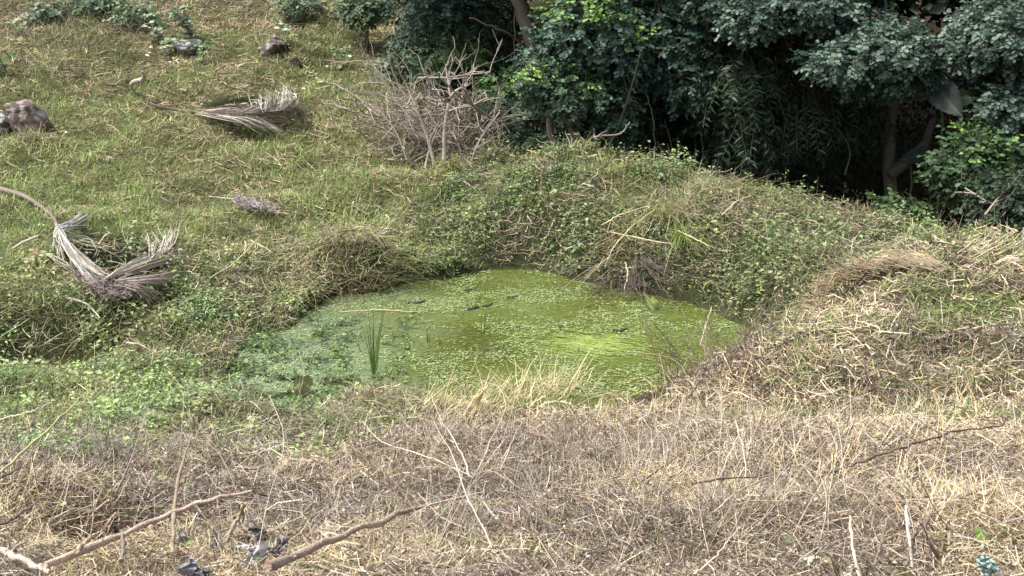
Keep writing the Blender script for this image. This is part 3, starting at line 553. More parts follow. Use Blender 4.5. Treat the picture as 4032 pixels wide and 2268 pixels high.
shrub(983, 165, 17.0, 46, 36, 620, .085, [(.05, .10, .04), (.06, .12, .05), (.035, .07, .03)], 'large dark green round-leaved shrub at the right edge of the gully', lime=.12)
shrub(1010, 200, 16.0, 34, 22, 260, .08, DEEP, 'lower dark shrub at the right edge above the dry crest')
shrub(900, 205, 17.6, 30, 10, 70, .085, [(.06, .12, .04)], 'low green sapling at the foot of the leaning trunk', nstem=2)
shrub(460, 60, 22.6, 48, 20, 330, .09, MIDG, 'green undergrowth bush on the slope above the brush pile')
shrub(425, 38, 23.4, 32, 20, 220, .09, MIDG, 'leafy bush at the forest edge near the top, left of the tall leaning tree')
shrub(505, 85, 21.0, 28, 16, 120, .09, FRESH, 'fresh green leafy spray above the brush pile', lime=.3)
WP0 = [(.24, .32, .18)]; UG = [(.08, .14, .07), (.12, .19, .10), (.06, .10, .05)]
shrub(97, 2, 26.5, 26, 9, 90, .10, UG + WP0, 'leafy green bush on the top edge, left of centre of the upper slope'); shrub(136, 14, 25.5, 20, 6, 60, .09, UG + WP0, 'low leafy bush right of the top edge bush on the upper slope'); shrub(46, 10, 26.0, 13, 8, 50, .10, [(.09, .14, .08), (.13, .18, .11)], 'bluish green bush near the top left corner')
shrub(365, 5, 25.0, 22, 10, 140, .10, UG, 'leafy shrub at the top edge above the dark ledge of rock'); shrub(395, 62, 21.6, 16, 9, 70, .08, UG, 'small shrub at the forest edge left of the brush pile top'); shrub(300, 1, 26.5, 18, 5, 40, .10, UG, 'leafy bush on the top edge above the mossy rock')
# dark undergrowth mass
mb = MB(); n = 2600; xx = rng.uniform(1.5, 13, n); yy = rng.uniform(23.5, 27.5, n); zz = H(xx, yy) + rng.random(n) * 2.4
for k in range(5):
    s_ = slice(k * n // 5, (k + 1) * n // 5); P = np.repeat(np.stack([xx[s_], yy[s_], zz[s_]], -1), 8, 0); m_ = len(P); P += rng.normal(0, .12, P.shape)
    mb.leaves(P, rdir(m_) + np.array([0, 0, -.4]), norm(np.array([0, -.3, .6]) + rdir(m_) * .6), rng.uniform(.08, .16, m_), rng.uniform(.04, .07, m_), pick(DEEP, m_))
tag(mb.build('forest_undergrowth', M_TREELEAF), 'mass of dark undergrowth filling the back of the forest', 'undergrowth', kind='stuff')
# giant taro leaves
def heart_leaf(root, c, tip, wdt, col, name='leaf_blade', curl=.15):
    c = np.array(c); tip = np.array(tip); D = tip - c; Ln = np.linalg.norm(D); D /= Ln; view = norm(CAM - c); Sd = norm(np.cross(D, view)); Up = np.cross(Sd, D)
    mb = MB(); V = []; K = 25; prof = np.interp(np.linspace(0, 1, 25), np.linspace(0, 1, 12), [.35, .72, .9, 1, .97, .90, .80, .68, .54, .38, .20, 0])
    for i in range(K):
        t = i / (K - 1)
        for s in np.linspace(-1, 1, 13): 
            wv = prof[i] * wdt * .5 * (1 + .04 * math.sin(i * 1.9 + s)); V.append(c + D * (Ln * t - (.22 * Ln * abs(s) * max(0, 1 - i / 8))) + Sd * wv * s * (1 + .05 * math.sin(i * 2.6)) + Up * (abs(s) * curl * wdt * .5 - t * t * .12 * Ln + .016 * math.cos((t * 9 - abs(s) * 2.2) * 6.283) * wdt * (1 - abs(s) * .5)))
    F = [[i * 13 + j, i * 13 + j + 1, (i + 1) * 13 + j + 1, (i + 1) * 13 + j] for i in range(K - 1) for j in range(12)]
    cc = np.array([np.array(col) * (1.9 if j % 13 == 6 else 1 + .5 * (math.cos((j // 13 / (K - 1) * 9 - abs(j % 13 - 6) / 6 * 2.2) * 6.283) > .72)) * rng.uniform(.85, 1.15) for j in range(K * 13)])
    mb.add(V, F, cc); return mb.build(name, M_TREELEAF, root, smooth=True)
t = tree_root('elephant_ear_plant', aty(945, 170, 18.2)[0], 18.2, 'elephant ear plant with one huge grey-green leaf in front of the dark gully', 'plant')
limb(t, [t.location, aty(942, 150, 18.2), aty(943, 118, 18.1), aty(938, 92, 18.0)], .03, .018, 'leaf_stalk', (.08, .12, .06))
heart_leaf(t, aty(938, 88, 18.0), aty(962, 116, 17.5), .42, (.016, .028, .022)); heart_leaf(t, aty(950, 100, 18.6), aty(978, 96, 18.4), .30, (.02, .045, .018))
t = tree_root('elephant_ear_plant', aty(912, 175, 18.8)[0], 18.8, 'lower elephant ear plant showing flat dark leaves beside the leaning trunk', 'plant')
limb(t, [t.location, aty(912, 180, 18.8), aty(905, 162, 18.7)], .02, .012, 'leaf_stalk', (.07, .10, .05)); heart_leaf(t, aty(925, 152, 18.8), aty(898, 162, 18.5), .24, (.03, .045, .04))
# bare forked saplings leaning over the gully
def bare(u0, v0, y0, path, r, label, twigs=5, col=(.24, .20, .165), cat='branch', name='bare_branch'):
    P = curve([aty(a, b, c) for a, b, c in path], 14); t = empty(name, P[0], label, cat)
    mb = MB(); mb.tube(P, np.linspace(r, r * .35, 14), col, 6, .15); mb.build('main_stem', M_BARK, t, smooth=True)
    for i in range(twigs):
        k = rng.integers(4, 13); s = P[k]; d_ = norm(P[min(k + 1, 13)] - P[k - 1]) * .6 + rdir(1)[0] * .6; Ln = np.linalg.norm(P[-1] - P[0]) * rng.uniform(.15, .35)
        q = MB(); q.tube(curve([s, s + d_ * Ln * .5 + rdir(1)[0] * Ln * .08, s + d_ * Ln + np.array([0, 0, -.1 * Ln])], 6), np.linspace(r * .45, r * .2, 6), col, 5); q.build('twig', M_BARK, t)
    return t
bare(0, 0, 0, [(607, 152, 18.9), (625, 108, 18.9), (634, 78, 18.8), (641, 50, 18.8)], .022, 'thin dark leaning sapling right of the lime-tipped tree', 4, (.10, .085, .07))
bare(0, 0, 0, [(570, 172, 18.6), (588, 142, 18.5), (600, 136, 18.5), (620, 134, 18.5), (630, 122, 18.5)], .022, 'pale bent dead branch arching behind the top of the mound', 7, (.34, .28, .23))
bare(0, 0, 0, [(1030, 214, 15.8), (1005, 208, 15.8), (985, 200, 15.9), (965, 188, 16.1)], .03, 'pale dead branch lying across the dark shrub above the right crest', 7, (.34, .29, .24))
bare(0, 0, 0, [(985, 215, 15.7), (1000, 196, 15.8), (1010, 186, 15.8)], .02, 'short forked dead branch at the right edge above the crest', 3, (.30, .25, .2))
for i, (a, lab) in enumerate([([(700, 175, 19.5), (703, 150, 19.5), (698, 120, 19.5)], 'thin grey upright stem in the gully below the blue-green tree'), ([(668, 175, 19.6), (672, 150, 19.6), (664, 118, 19.7)], 'thin grey stem left of the gully opening'), ([(712, 165, 19.8), (728, 150, 19.8), (742, 132, 19.9)], 'slanting bare stem under the feathered leaves'), ([(845, 175, 19.2), (850, 150, 19.2), (838, 128, 19.2)], 'bare stem standing in the darkest part of the gully'), ([(640, 176, 20.4), (650, 160, 20.4), (655, 140, 20.4)], 'stubby brown trunk in shade behind the mound')]):
    bare(0, 0, 0, a, [.014, .014, .013, .013, .05][i], lab, 4, (.13, .115, .10))
# ---------------------------------------------------------------- dead brush pile
t = empty('brush_pile', base(-1.35, 19.9), 'big tangled pile of grey leafless branches at the forest edge behind the mound', 'brush pile')
mb = None
def fork(mb, P0, D, L, r, lev, col):
    P0 = np.array(P0, float); D = norm(np.array(D, float)); b_ = rdir(1)[0] * .22
    P = np.array([P0 + D * L * s + b_ * L * s * s + (rng.random(3) - .5) * L * .05 * (s > 0) for s in np.linspace(0, 1, 6)])
    P[:, 2] = np.maximum(P[:, 2], H(P[:, 0], P[:, 1]) + .01)
    mb.tube(P, np.linspace(r, r * .55, 6), col * rng.uniform(.8, 1.15), 5 if lev else 4)
    if lev:
        for k in range(rng.integers(2, 4)):
            i = rng.integers(2, 6); fork(mb, P[i], D + rdir(1)[0] * .75 + np.array([0, 0, .1]), L * rng.uniform(.35, .6), r * .6, lev - 1, col)
GREYB = np.array([.34, .295, .25])
for i in range(46):
    if i < 24:   # fan out of the base
        b0 = aty(rng.uniform(415, 470), rng.uniform(128, 165), rng.uniform(19.2, 20.2)); 
        tx = rng.uniform(362, 510); ty = np.interp(tx, [372, 430, 505], [75, 78, 90]) + rng.uniform(0, 60); b1 = aty(tx, ty, rng.uniform(19.2, 20.8))
    else:        # horizontals piled from the right
        b0 = aty(rng.uniform(455, 500), rng.uniform(90, 165), rng.uniform(19.2, 20.4)); b1 = aty(rng.uniform(385, 450), rng.uniform(88, 170), rng.uniform(18.9, 20))
    b0[2] = max(b0[2], H(b0[0], b0[1]) + .03); D = b1 - b0; mb = MB(); fork(mb, b0, D, np.linalg.norm(D) * 1.05, rng.uniform(.009, .022), 2, GREYB * rng.uniform(.6, 1.1)); mb.build('branch', M_BARK, t)
for pts, r in (([(435, 166), (428, 140), (418, 112), (406, 84)], .032), ([(444, 160), (445, 125), (452, 95), (468, 85)], .034), ([(425, 168), (430, 148), (438, 128)], .022), ([(413, 122), (390, 92), (372, 62)], .017), ([(407, 160), (395, 130), (375, 105)], .014),
               ([(404, 148), (414, 165), (440, 172), (458, 160)], .018), ([(470, 165), (480, 140), (500, 112)], .02), ([(418, 78), (450, 77), (490, 72)], .022), ([(360, 44), (372, 66), (392, 84)], .010)):
    mb = MB(); P = curve([aty(a, b, 18.95 + .1 * k) for k, (a, b) in enumerate(pts)], 12); mb.tube(P, np.linspace(r, r * .5, 12), (.42, .365, .31), 6, .15)
    for k in range(6):
        i = rng.integers(3, 12); fork(mb, P[i], rdir(1)[0] + norm(P[-1] - P[0]), rng.uniform(.25, .6), r * .4, 1, np.array([.42, .36, .31]))
    mb.build('branch', M_BARK, t)
mb = MB(); n = 900; ux = rng.normal(434, 48, n); vy = 88 + 84 * rng.random(n) ** .8; k = ((ux - 438) / 72) ** 2 + ((vy - 125) / 52) ** 2 < 1; ux, vy = ux[k], vy[k]; n = len(ux)
P = np.array([aty(a, b, c) for a, b, c in zip(ux, vy, rng.uniform(19.0, 20.6, n))]); hz = H(P[:, 0], P[:, 1]); P[:, 2] = np.maximum(P[:, 2], hz + .02); D = norm(rdir(n) + np.array([-.3, 0, .15])); Ln = rng.uniform(.15, .5, n)
tt = np.linspace(-.5, .5, 4); Nd = P[:, None] + D[:, None] * (tt[None, :, None] * Ln[:, None, None]) + (rng.random((n, 4, 3)) - .5) * .07
mb.strips(Nd, np.tile(np.linspace(.016, .008, 4), (n, 1)), norm(np.cross(D, rdir(n))), pick([(.40, .35, .29), (.30, .25, .20), (.48, .43, .36), (.18, .145, .12)], n))
tag(mb.build('fine_twigs', M_BARK, t), kind='stuff')
# ---------------------------------------------------------------- palm fronds
def leaflets(root, spec, n, up=(0, .03), w=.016, col=((.50, .47, .43), (.40, .37, .34), (.58, .55, .50), (.33, .28, .24)), name='leaflet', sag=.0):
    """spec: control tracks; each leaflet is its own folded strip between two tracks of photo points"""
    A, B, Cc = [np.array(q, float) for q in spec]; s_ = np.linspace(0, 1, len(A))
    for i in range(n):
        q = rng.random(); f = lambda T: np.array([np.interp(q, s_, T[:, k]) for k in (0, 1)])
        sp = rng.normal(0, 1, 2); a = f(A) + sp * .8; b = f(B) + rng.normal(0, 2.4, 2); c = f(Cc) + rng.normal(0, 5.0, 2)
        h = rng.uniform(*up); P = curve([at(a[0], a[1], .08 + h * .7), at(b[0], b[1], .09 + h * .7 + rng.uniform(0, .04)), at(c[0], c[1], .04 + rng.uniform(0, .05))], 6)
        T = norm(P[-1] - P[0]); sd = norm(np.cross(T, norm(CAM - P[2]) + rdir(1)[0] * .7)); up_ = np.cross(sd, T); wd = w * rng.uniform(.6, 1.3) * np.array([.5, 1, 1, .9, .65, .15])
        V = np.stack([P - sd * wd[:, None] * .5 , P + up_ * wd[:, None] * .35, P + sd * wd[:, None] * .5], 1).reshape(-1, 3)
        F = [[k * 3 + j, k * 3 + j + 1, k * 3 + j + 4, k * 3 + j + 3] for k in range(5) for j in (0, 1)]
        mb = MB(); c_ = np.array(col[rng.integers(0, len(col))]) * rng.uniform(.7, 1.1) * (np.array([1, .93, .84]) if rng.random() < .35 else 1); mb.add(V, F, c_ * np.linspace(1, .85, 18)[:, None]); mb.build(name, M_DEAD, root)
def rib(root, pts, r, name, col, lift=.05, n=16, mat=None):
    P = curve([at(a, b, lift if len(q) == 0 else q[0]) for a, b, *q in pts], n); mb = MB(); mb.tube(P, np.array(r) if np.ndim(r) == 0 else np.interp(np.linspace(0, 1, n), np.linspace(0, 1, len(r)), r), col, 7, .08); return mb.build(name, mat or M_DEAD, root, smooth=True)
t = empty('palm_frond', at(57, 226), 'fallen grey palm frond bent into a V on the left terrace edge', 'palm frond')
rib(t, [(-12, 188), (8, 191), (28, 198), (44, 209), (53, 217), (57, 226)], [.05, .04, .034, .028, .026, .024], 'leaf_stalk', (.22, .18, .15), .08)
rib(t, [(57, 226), (66, 243), (82, 262), (103, 281)], [.028, .02, .016], 'midrib', (.42, .38, .34), .06)
leaflets(t, ([(56, 224), (60, 232), (68, 243)], [(66, 243), (74, 256), (88, 266)], [(88, 278), (98, 284), (118, 280)]), 90, (0, .08), .020, ((.54, .52, .49), (.43, .41, .39), (.60, .57, .53), (.33, .30, .27)))
leaflets(t, ([(57, 224), (58, 228)], [(52, 236), (62, 244)], [(49, 250), (68, 264)]), 16, (0, .04), .016, ((.60, .57, .52), (.5, .48, .42)))
leaflets(t, ([(58, 225), (60, 230)], [(68, 222), (74, 228)], [(74, 217), (92, 214)]), 24, (.02, .1), .018, ((.62, .62, .62), (.5, .5, .5), (.7, .68, .65)))
leaflets(t, ([(62, 229), (68, 240)], [(80, 234), (92, 246)], [(96, 236), (124, 256)]), 14, (0, .03), .012, ((.36, .38, .26), (.42, .42, .32)))
leaflets(t, ([(104, 280), (110, 277)], [(138, 262), (140, 268)], [(180, 244), (184, 258)]), 60, (.02, .1), .022, ((.52, .49, .44), (.42, .37, .32), (.60, .56, .50), (.32, .26, .22)))
leaflets(t, ([(115, 280), (122, 282)], [(145, 276), (150, 282)], [(172, 268), (178, 278)]), 34, (.02, .06), .020, ((.50, .46, .44), (.56, .42, .34), (.40, .35, .33)))
leaflets(t, ([(112, 282), (125, 284)], [(135, 287), (145, 290)], [(150, 296), (166, 302)]), 26, (.0, .03), .014, ((.42, .38, .33), (.34, .30, .24)))
leaflets(t, ([(146, 262), (170, 248)], [(150, 250), (176, 236)], [(138, 240), (182, 228)]), 46, (.03, .12), .014, ((.56, .53, .48), (.44, .40, .35), (.64, .60, .55)))
leaflets(t, ([(40, 250), (48, 256)], [(58, 262), (70, 266)], [(80, 272), (92, 276)]), 12, (.0, .02), .014, ((.36, .32, .27), (.42, .38, .32)))
def flower_brush(pts, stalk, label, w, n, seedcol=((.24, .19, .18), (.30, .25, .24), (.19, .15, .14))):
    t = empty('palm_flower_stalk', at(*stalk[0]), label, 'palm flower stalk'); rib(t, stalk, [.018, .012, .008], 'stalk', (.52, .48, .42), .05)
    A = np.array(pts, float); mb = MB(); q = rng.random(n); s_ = np.linspace(0, 1, len(A)); cu = np.interp(q, s_, A[:, 0]) + rng.normal(0, w, n); cv = np.interp(q, s_, A[:, 1]) + rng.normal(0, w * .45, n)
    P = np.array([at(a, b, .03 + .10 * rng.random()) for a, b in zip(cu, cv)]); D = norm(np.array([.7, -.5, .1]) + rdir(n) * .55); tt = np.linspace(-.5, .5, 4)
    Nd = P[:, None] + D[:, None] * (tt * .16)[None, :, None] + (rng.random((n, 4, 3)) - .5) * .02
    mb.strips(Nd, np.full((n, 4), .0075), norm(np.cross(D, rdir(n))), pick(seedcol, n)); tag(mb.build('seed_strings', M_DEAD, t), kind='stuff')
flower_brush([(84, 276), (100, 282), (122, 294)], [(66, 298), (76, 300), (88, 305), (100, 318)], 'dark brown bushy palm flower stalk lying under the V shaped frond', 9, 1100)
flower_brush([(236, 198), (250, 203), (270, 208)], [(209, 197), (222, 198), (236, 199)], 'small purplish palm flower stalk with pale handle, alone in the mid meadow', 5, 420, ((.30, .25, .26), (.24, .19, .20), (.36, .31, .31)))
t = empty('palm_frond', at(192, 112), 'long grey palm frond lying flat across the upper meadow', 'palm frond')
rib(t, [(150, 104), (165, 108), (180, 110), (194, 112), (225, 115), (255, 116)], [.028, .024, .02, .014], 'leaf_stalk', (.17, .15, .11), .05)
GW = ((.40, .365, .325), (.48, .44, .395), (.30, .265, .23), (.24, .205, .17))
leaflets(t, ([(194, 110), (235, 113)], [(222, 108), (262, 112)], [(250, 112), (300, 112)]), 60, (.02, .12), .022, GW)
leaflets(t, ([(195, 113), (240, 115)], [(225, 118), (262, 120)], [(262, 124), (288, 132)]), 46, (.0, .05), .02, ((.56, .52, .46), (.46, .42, .37), (.34, .30, .26)))
leaflets(t, ([(240, 112), (275, 112)], [(262, 108), (292, 106)], [(285, 112), (308, 116)]), 50, (.02, .14), .022, GW)
leaflets(t, ([(255, 113), (285, 108)], [(255, 103), (290, 98)], [(252, 98), (290, 90)]), 56, (.04, .18), .018, ((.60, .58, .55), (.50, .48, .45), (.42, .39, .36)))
leaflets(t, ([(278, 110), (292, 108)], [(290, 98), (298, 100)], [(280, 88), (300, 100)]), 26, (.05, .16), .016, ((.5, .46, .42), (.62, .58, .54)))
t = empty('palm_spathe', at(140, 80), 'small curved grey palm sheath sticking up in the upper meadow', 'palm sheath')
rib(t, [(132, 89, .03), (132, 84, .1), (136, 81, .16), (142, 80, .18), (144, 76, .28), (142, 71, .38)], [.02, .045, .04, .05, .035, .012], 'sheath', (.42, .38, .35))
t = empty('fallen_branch', at(14, 245), 'pale straight stick lying left of the bent palm frond', 'stick'); rib(t, [(12, 249), (22, 243), (38, 236)], [.012, .02, .014], 'stem', (.55, .52, .42), .08)
# ---------------------------------------------------------------- rocks
def rock(u, v, ru, rv, label, seed, c1=(.17, .13, .125), lichen=.25, name='rock', depth=.5, up=.25, tilt=0):
    c = at(u, v + rv * .45); y = c[1]; R = np.array([PX(ru, y), PX((ru + rv) * depth, y), PX(rv, y)]) * 1.35; r_ = np.random.default_rng(seed)
    bm_ = [];  import bmesh
    bm = bmesh.new(); bmesh.ops.create_icosphere(bm, subdivisions=5, radius=1); V = np.array([q.co[:] for q in bm.verts]); F = np.array([[q.index for q in f.verts] for f in bm.faces]); bm.free()
    for _ in range(22):
        n_ = r_.normal(size=3); n_ /= np.linalg.norm(n_); k = r_.uniform(.45, .80); dd = V @ n_; V = V - np.maximum(dd - k, 0)[:, None] * n_ * .97
    V = V * (1 + .30 * (fbm(V[:, 0] + 5, V[:, 1] + V[:, 2] * 1.7, 3.0, seed, 3) - .5) + .12 * (fbm(V[:, 0] + V[:, 2] * 2.1, V[:, 1] - V[:, 2], 14, seed, 3) - .5))[:, None] * R
    a = math.radians(tilt); V = V @ np.array([[math.cos(a), 0, math.sin(a)], [0, 1, 0], [-math.sin(a), 0, math.cos(a)]])
    q = fbm(V[:, 0] * 14 + 3, V[:, 1] * 12 + V[:, 2] * 17, 1, seed + 3, 4); li = sstep(.56, .60, q)[:, None] * lichen * 4; dk = fbm(V[:, 0] * 3, V[:, 2] * 3, 1, seed + 9, 3)[:, None]
    C = np.array(c1) * (.6 + .8 * dk) * (1 - np.clip(li, 0, 1)) + np.array([.42, .41, .38]) * np.clip(li, 0, 1)
    o_ = np.array([c[0], c[1], c[2] - .02]); ob = mesh_np(name, V + o_ + np.array([0, 0, R[2] * up]), [F], C, M_BARK, origin=o_); return tag(ob, label, 'rock')
rock(29, 119, 23, 22, 'purple-brown boulder with white lichen spots near the left edge', 3, (.12, .085, .075), .14, up=.36, tilt=24)
rock(3, 126, 12, 14, 'smaller grey rock cut by the left edge beside the lichened boulder', 5, (.11, .085, .08), .25, up=.35)
rock(270, 49, 17, 13, 'rounded mossy brown rock half buried on the upper slope', 7, (.10, .08, .06), .15, up=.25)
rock(189, 49, 14, 11, 'dark grey rock under a leafy plant on the upper slope', 9, (.07, .07, .07), .15, up=.1)
rock(350, 14, 22, 5, 'dark ledge of rock near the top in front of the trees', 11, (.05, .045, .035), .08, up=.1)
rock(323, 10, 9, 8, 'dark rock at the top edge beside the upper slope plants', 13, (.05, .045, .04), .08, up=.15)
rock(212, 506, 16, 7, 'reddish rock mostly hidden in the dry foreground tangle', 15, (.34, .19, .14), .08, up=-.1)
rock(295, 62, 7, 6, 'small brown stone right of the mossy rock', 17, (.11, .09, .07), .1, up=.1)
for a, b, q, L_, lab in ((30, 138, 90, .28, 'grass growing against the foot of the lichened boulder'), (8, 140, 60, .25, 'grass at the foot of the rock on the left edge'), (272, 60, 60, .22, 'grass in front of the mossy brown rock'), (191, 60, 60, .22, 'grass in front of the dark grey rock'), (350, 22, 70, .3, 'grass below the dark ledge of rock'), (323, 20, 40, .25, 'grass below the dark rock at the top edge')):
    TUS.append((a, b, q, L_, lab))
# little tree stump on the left terrace
t = empty('broken_stump', at(36, 262), 'small broken reddish brown stump left of the bent palm frond', 'stump'); mb = MB()
P = curve([at(33, 265), at(35, 258, .02) , at(38, 248, .03)], 8); mb.tube(P, [.06, .075, .07, .065, .06, .05, .045, .02], (.26, .15, .11), 8, .5); mb.build('stump_wood', M_BARK, t)
mb = MB(); mb.tube(curve([at(17, 264, .03), at(34, 259, .06)], 5), [.012] * 5, (.45, .38, .26), 5); mb.build('side_stick', M_BARK, t)
# ---------------------------------------------------------------- sticks and stalks of the foreground
def stick(pts, r, label, col=(.36, .28, .22), name='fallen_branch', cat='branch', knots=5, tw=2, lift=.10, n=18, twc=None):
    Q = curve([(q[0], q[1], (q[2] if len(q) > 2 else lift) + np.interp(q[1], [300, 400, 500], [.08, .15, .32])) for q in pts], n); P = np.array([at(*q) for q in Q])
    for _ in range(30 if name == 'fallen_branch' else 5): P[1:-1] = (P[:-2] + P[1:-1] * 2 + P[2:]) / 4
    P[:, 2] += max(0, float(np.max(H(P[:, 0], P[:, 1]) + .45 * Q[:, 2] - P[:, 2])))
    P[1:-1] += (rng.random((n - 2, 3)) - .5) * r[0] * (.6 if name in ('fallen_branch', 'dry_stalk') else 1.6)
    t = empty(name, P[0], label, cat); R = np.interp(np.linspace(0, 1, n), np.linspace(0, 1, len(r)), r) * dict(dry_weed_stem=.6, fallen_branch=.62, dry_stalk=.75).get(name, .9) * (1 + .3 * (rng.random(n) - .5)); mb = MB(); col = np.array(col)
    cc = np.repeat(col * (1 + .35 * (rng.random((n, 1)) - .5)), 8, 0) * (1 + .2 * (rng.random((n * 8, 1)) - .5)); mb.tube(P, R, cc, 8, .18); mb.build('stem', M_BARK, t, smooth=True)
    for i in range(knots):
        k = rng.integers(2, n - 2); q = MB(); D = norm(rdir(1)[0] + np.array([0, -.4, .5])); q.tube([P[k], P[k] + D * R[k] * 1.5], [R[k] * .6, R[k] * .35], col * 1.25, 6); q.build('knot', M_BARK, t)
    for i in range(tw):
        k = rng.integers(3, n - 1); q = MB(); D = norm(rdir(1)[0] + norm(P[-1] - P[0]) * .5); L_ = rng.uniform(.08, .25); q.tube(curve([P[k], P[k] + D * L_ * .6, P[k] + D * L_ + rdir(1)[0] * .03], 5), [R[k] * .45] * 4 + [R[k] * .2], twc if twc is not None else col * .8, 5); q.build('twig', M_BARK, t)
    return t
stick([(46, 580), (75, 572), (105, 556), (135, 540), (166, 527), (195, 512), (232, 506), (252, 505)][0:1] + [(78, 570), (110, 553), (140, 536), (170, 526), (200, 510), (228, 499), (252, 502)], [.032, .03, .026, .024, .02, .014], 'long pale barked branch rising from the bottom left foreground to the reddish rock', (.46, .36, .29), knots=7, lift=.16)
stick([(268, 580), (300, 569), (330, 553), (360, 541), (385, 528), (402, 521), (432, 514)], [.034, .032, .028, .028, .022, .012], 'long brown branch slanting up from the bottom edge left of centre', (.34, .26, .205), knots=6, lift=.16)
stick([(174, 560, .03), (174, 520, .2), (178, 490, .35), (185, 460, .5), (192, 441, .62)], [.018, .017, .015, .012, .007], 'tall dark dry stalk standing upright in the left foreground', (.27, .22, .16), 'dry_stalk', 'stalk', 2, 1)
stick([(124, 582, .03), (126, 566, .1), (123, 545, .2), (121, 538, .24)], [.016, .015, .013], 'short dark cut stake crossing in front of the pale barked branch', (.20, .17, .14), 'dry_stalk', 'stalk', 1, 0)
stick([(227, 560, .04), (233, 545, .12), (242, 528, .22), (246, 519, .3)], [.016, .015, .012], 'thick leaning grey-brown stub beside the shrivelled leaf clumps', (.30, .24, .17), 'dry_stalk', 'stalk', 1, 1)
stick([(-6, 528, .1), (12, 520, .14), (28, 508, .18), (38, 501, .2)], [.014, .012, .008], 'dark thin broken stick at the left edge near the bottom', (.17, .13, .11), knots=1)
stick([(100, 536, .1), (108, 522, .14), (116, 512, .18)], [.016, .012, .006], 'short peeling pinkish stick above the pale barked branch', (.42, .31, .25), knots=0)
stick([(-8, 490, .12), (12, 482, .15), (22, 474, .2)], [.012, .011, .008], 'small dark stick end at the left edge', (.22, .17, .14), knots=0, tw=0)
stick([(0, 550, .05), (28, 562, .08), (50, 572, .05)], [.03, .028, .02], 'thick pale decayed branch lying at the bottom left corner', (.42, .34, .29), knots=2)
stick([(80, 578, .06), (92, 560, .1), (104, 555, .12)], [.018, .016, .01], 'short pale branch stub in front of the pale barked branch', (.44, .36, .28), knots=0)
stick([(0, 486, .2), (28, 460, .3), (58, 430, .4), (80, 408, .5), (92, 396, .55)], [.010, .008, .004], 'long yellow-green cane arching up from the left edge', (.42, .42, .22), 'green_cane', 'cane', 0, 1)
stick([(-4, 432, .2), (12, 428, .24), (30, 423, .28), (50, 415, .3)], [.008, .007, .004], 'pale thin cane near the left edge above the yellow-green one', (.58, .52, .38), 'green_cane', 'cane', 0, 0)
stick([(-4, 482, .2), (20, 458, .3), (40, 418, .42), (50, 402, .5)], [.007, .006, .003], 'dark thin cane leaning beside the yellow-green cane', (.20, .16, .13), 'green_cane', 'cane', 0, 0)
# pale weed skeletons in the centre foreground
PALEW = (.46, .39, .31)
stick([(470, 506, .05), (462, 480, .16), (450, 455, .3), (440, 440, .4), (432, 415, .5)], [.009, .009, .008, .005], 'tall pale forked weed stem in the centre foreground, left arm', PALEW, 'dry_weed_stem', 'weed stem', 0, 4)
stick([(478, 500, .05), (490, 470, .2), (500, 445, .35), (508, 425, .45), (502, 408, .5), (484, 398, .5), (452, 412, .4)], [.009, .008, .007, .005, .003], 'tall pale weed stem bending over to the left at its top', PALEW, 'dry_weed_stem', 'weed stem', 0, 4)
stick([(500, 500, .1), (508, 480, .15), (520, 450, .3), (535, 434, .4)], [.006, .006, .004], 'grey bent weed stem right of the forked pale stem', (.48, .43, .37), 'dry_weed_stem', 'weed stem', 0, 3)
stick([(520, 455, .3), (555, 432, .35), (590, 412, .4), (628, 402, .4)], [.006, .006, .004], 'long thin arching stem pointing up to the right from the centre foreground', (.50, .42, .31), 'dry_weed_stem', 'weed stem', 0, 1)
stick([(364, 436, .2), (385, 460, .15), (430, 474, .12), (474, 497, .1)], [.005, .006, .006], 'long pale stem sloping down across the centre left foreground', (.60, .52, .42), 'dry_weed_stem', 'weed stem', 0, 3)
stick([(418, 496, .15), (440, 520, .1), (462, 530, .1)], [.005, .005, .004], 'thin pale stem low in the centre foreground', (.50, .44, .37), 'dry_weed_stem', 'weed stem', 0, 1)
stick([(434, 437, .3), (446, 462, .3), (455, 480, .2), (466, 520, .1), (480, 545, .08), (492, 575, .05)], [.004, .006, .007], 'long white dry stem running to the bottom edge, left of centre', (.54, .48, .40), 'dry_weed_stem', 'weed stem', 0, 4)
stick([(735, 432, .35), (738, 445, .25), (743, 465, .2), (745, 490, .15), (748, 512, .1)], [.008, .008, .007], 'pale Y-shaped dry stem in the right foreground', (.54, .47, .37), 'dry_weed_stem', 'weed stem', 0, 4)
stick([(738, 446, .3), (727, 468, .2), (716, 498, .12), (712, 512, .1)], [.006, .006, .005], 'pale stem crossing the Y-shaped one', (.60, .54, .48), 'dry_weed_stem', 'weed stem', 0, 3)
stick([(712, 545, .08), (735, 525, .15), (758, 508, .2), (785, 500, .22)], [.005, .006, .004], 'long pale arching stem low in the right foreground', (.52, .45, .36), 'dry_weed_stem', 'weed stem', 0, 1)
stick([(700, 576, .05), (716, 560, .12), (728, 545, .16), (740, 532, .18)], [.007, .006, .004], 'thick whitish stub stem near the bottom right of centre', (.50, .44, .37), 'dry_weed_stem', 'weed stem', 1, 1)
stick([(850, 516, .2), (852, 540, .1), (855, 560, .06), (860, 580, .04)], [.008, .009, .009], 'thick pale stalk standing at the bottom right', (.50, .43, .32), 'dry_stalk', 'stalk', 1, 1)
stick([(906, 506, .28), (908, 530, .18), (911, 552, .1), (912, 566, .05)], [.008, .009, .009], 'straight whitish stalk with a pale tip at the right foreground', (.50, .45, .38), 'dry_stalk', 'stalk', 1, 1)
stick([(920, 512, .25), (922, 525, .2), (930, 545, .12), (940, 560, .06)], [.007, .008, .008], 'dark forked stalk near the bottom right corner, left prong', (.17, .13, .10), 'dry_stalk', 'stalk', 0, 1)
